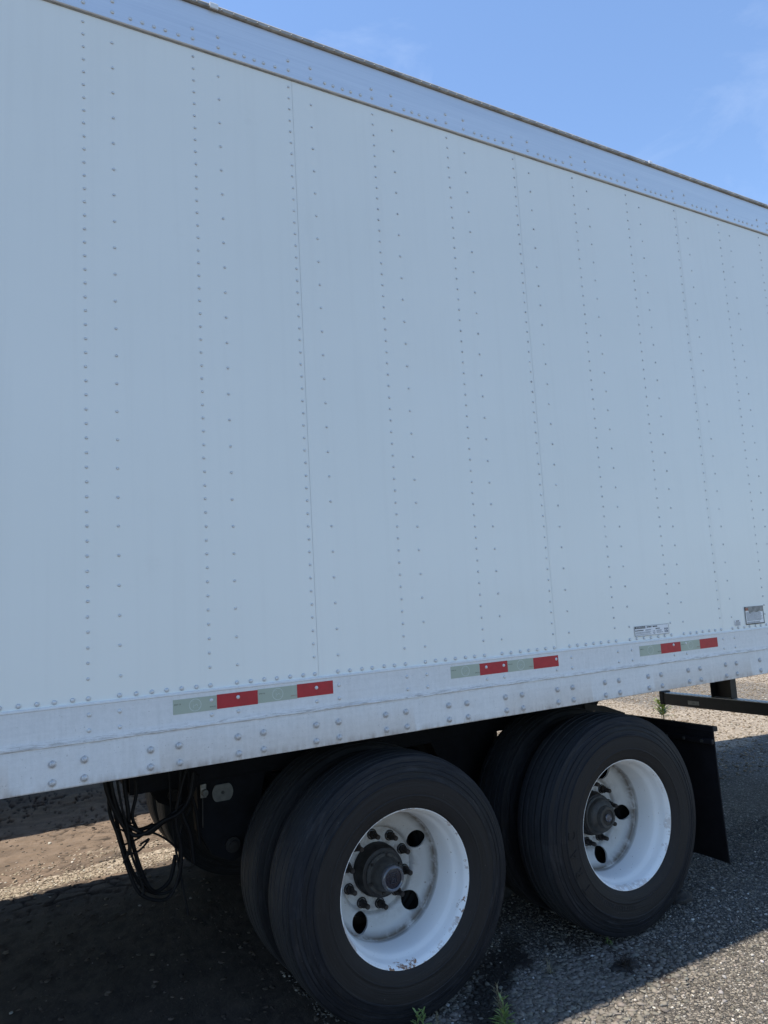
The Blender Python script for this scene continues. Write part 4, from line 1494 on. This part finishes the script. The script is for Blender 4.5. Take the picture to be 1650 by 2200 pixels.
# sunny gravel yard behind the trailer's rear
n = 26000
x = RNG.uniform(4.2, 12.5, n)
y = RNG.uniform(1.5, 8.2, n)
stones('yard_gravel', 'tan gravel of the sunny yard behind the rear guard', x, y, 0.005+0.010*RNG.random(n)**1.6, tint(n, (0.11, 0.087, 0.060), (0.34, 0.27, 0.19), 0.06, (0.45, 0.42, 0.37), 1.1))
# crumbs and flakes in the mud
n = 3500
x = RNG.uniform(-0.9, 3.2, n)
y = RNG.uniform(0.3, 4.2, n)
stones('mud_crumbs', 'brown crumbs of dried mud under the trailer', x, y, 0.003+0.013*RNG.random(n)**3, tint(n, (0.05, 0.04, 0.032), (0.15, 0.12, 0.095), 0.02), 0.2, 0.4)

# ================================================================== WEEDS AND CLODS
def weed(name, label, x, y, h, nl, ll, lw, mat, spread=1.0, stems=1, seed=1, cat='weed', bare=0.15, stem_mat=None):
    rg = random.Random(seed)
    z0 = float(ground_z(x, y)[0])-0.004
    root = empty(name, (x, y, z0))
    tag(root, label, cat, 'weeds growing in the yard')
    sm = MB()
    lm = MB()
    for s in range(stems):
        bx, by = (rg.uniform(-1, 1)*0.018*spread*(stems > 1), rg.uniform(-1, 1)*0.018*spread*(stems > 1))
        hh = h*(1 if s == 0 else rg.uniform(0.55, 0.9))
        tx, ty = bx+rg.uniform(-0.12, 0.12)*hh, by+rg.uniform(-0.12, 0.12)*hh
        path = smooth_path([(bx, by, 0), (bx*0.7+tx*0.3, by*0.7+ty*0.3, hh*0.4), (tx, ty, hh*0.93)], 5)
        sm.tube(path, [0.0022*(1-0.6*i/len(path))*(h/0.1)**0.35 for i in range(len(path))], 5)
        for k in range(nl):
            t = bare+(1-bare)*(k+0.5)/nl
            p = path[min(len(path)-1, int(t*(len(path)-1)))]
            a = k*2.399+rg.uniform(-0.4, 0.4)
            L = ll*rg.uniform(0.7, 1.15)*(1.0-0.35*t)
            el = 0.08+0.85*t+rg.uniform(-0.25, 0.25)
            d = Vector((math.cos(a)*math.cos(el), math.sin(a)*math.cos(el), math.sin(el)))
            sd_ = Vector((-math.sin(a), math.cos(a), 0))
            dr = Vector((0, 0, -1))
            q = [p, p+d*L*0.35+dr*L*0.01, p+d*L*0.72+dr*L*0.08*spread, p+d*L+dr*L*0.22*spread]
            ws = [0.25, 1.0, 0.75, 0.05]
            v = []
            for j in range(4):
                v += [tuple(q[j]-sd_*lw*ws[j]*0.5), tuple(q[j]+Vector((0, 0, -lw*0.18*ws[j]))), tuple(q[j]+sd_*lw*ws[j]*0.5)]
            f = []
            for j in range(3):
                f += [(j*3, j*3+1, j*3+4, j*3+3), (j*3+1, j*3+2, j*3+5, j*3+4)]
            lm.add(v, f)
    sm.build('stem', stem_mat or mat, root, True)
    lm.build('leaves', mat, root, True, 70)
    return root


weed('weed', 'small bright green weed against the front tyre, lower edge of picture', 1.170, -0.035, 0.095, 15, 0.052, 0.010, 'leaf', 1.0, 2, 3)
weed('weed', 'tallest green weed in the shaded gravel right of the front tyre', 1.452, -0.190, 0.115, 14, 0.066, 0.010, 'leaf', 0.8, 3, 5)
weed('weed', 'brown grassy tuft just behind the tallest green weed', 1.49, -0.125, 0.14, 18, 0.05, 0.0028, 'leafdry', 0.5, 4, 9)
weed('weed', 'little withered weed next to the bright green one at front tyre', 1.235, -0.045, 0.075, 10, 0.022, 0.005, 'leafdry', 1.2, 2, 11)
weed('weed', 'tiny green sprout at the foot of the rear tyre', 2.285, 0.07, 0.030, 10, 0.020, 0.006, 'leaf', 1.0, 2, 13)
weed('weed', 'tall leafy weed standing in sunny gravel behind the far mud flap', 6.98, 3.64, 0.36, 26, 0.15, 0.020, 'leaf', 0.7, 4, 17, bare=0.40, stem_mat='leafdry')
weed('weed', 'thin dried stalks beside the dark clump of twigs', 1.86, 0.02, 0.07, 8, 0.035, 0.003, 'leafdry', 0.8, 3, 19)
weed('dead_clump', 'dark clump of dead twigs on the chippings right of the wheels', 2.150, -0.145, 0.055, 16, 0.075, 0.0045, 'twig', 1.6, 7, 23, 'dead plant')


def clod(name, label, x, y, r, h, seed, mat='clod'):
    rg = random.Random(seed)
    bm = bmesh.new()
    bmesh.ops.create_icosphere(bm, subdivisions=4, radius=1.0)
    for v in bm.verts:
        p = v.co
        k = 1+0.55*(float(fbm(np.array([p.x*2.1+seed]), np.array([p.y*2.1+p.z*1.7]), 5, seed)[0])-0.5)
        v.co = Vector((p.x*r*k, p.y*r*0.8*k, max(-0.1*h, p.z*h*k)))
    me = bpy.data.meshes.new(name)
    bm.to_mesh(me)
    bm.free()
    me.shade_smooth()
    me.materials.append(M[mat])
    o = link(name, me, None, (x, y, float(ground_z(x, y)[0])-0.004))
    tag(o, label, 'clod')
    return o


clod('dirt_clod', 'lump of dark dirt behind the rear tyre below the mud flap', 2.90, 0.17, 0.075, 0.055, 4)
clod('dirt_clod', 'low dark crumbling lump under the dead twigs', 2.165, -0.135, 0.070, 0.022, 8)
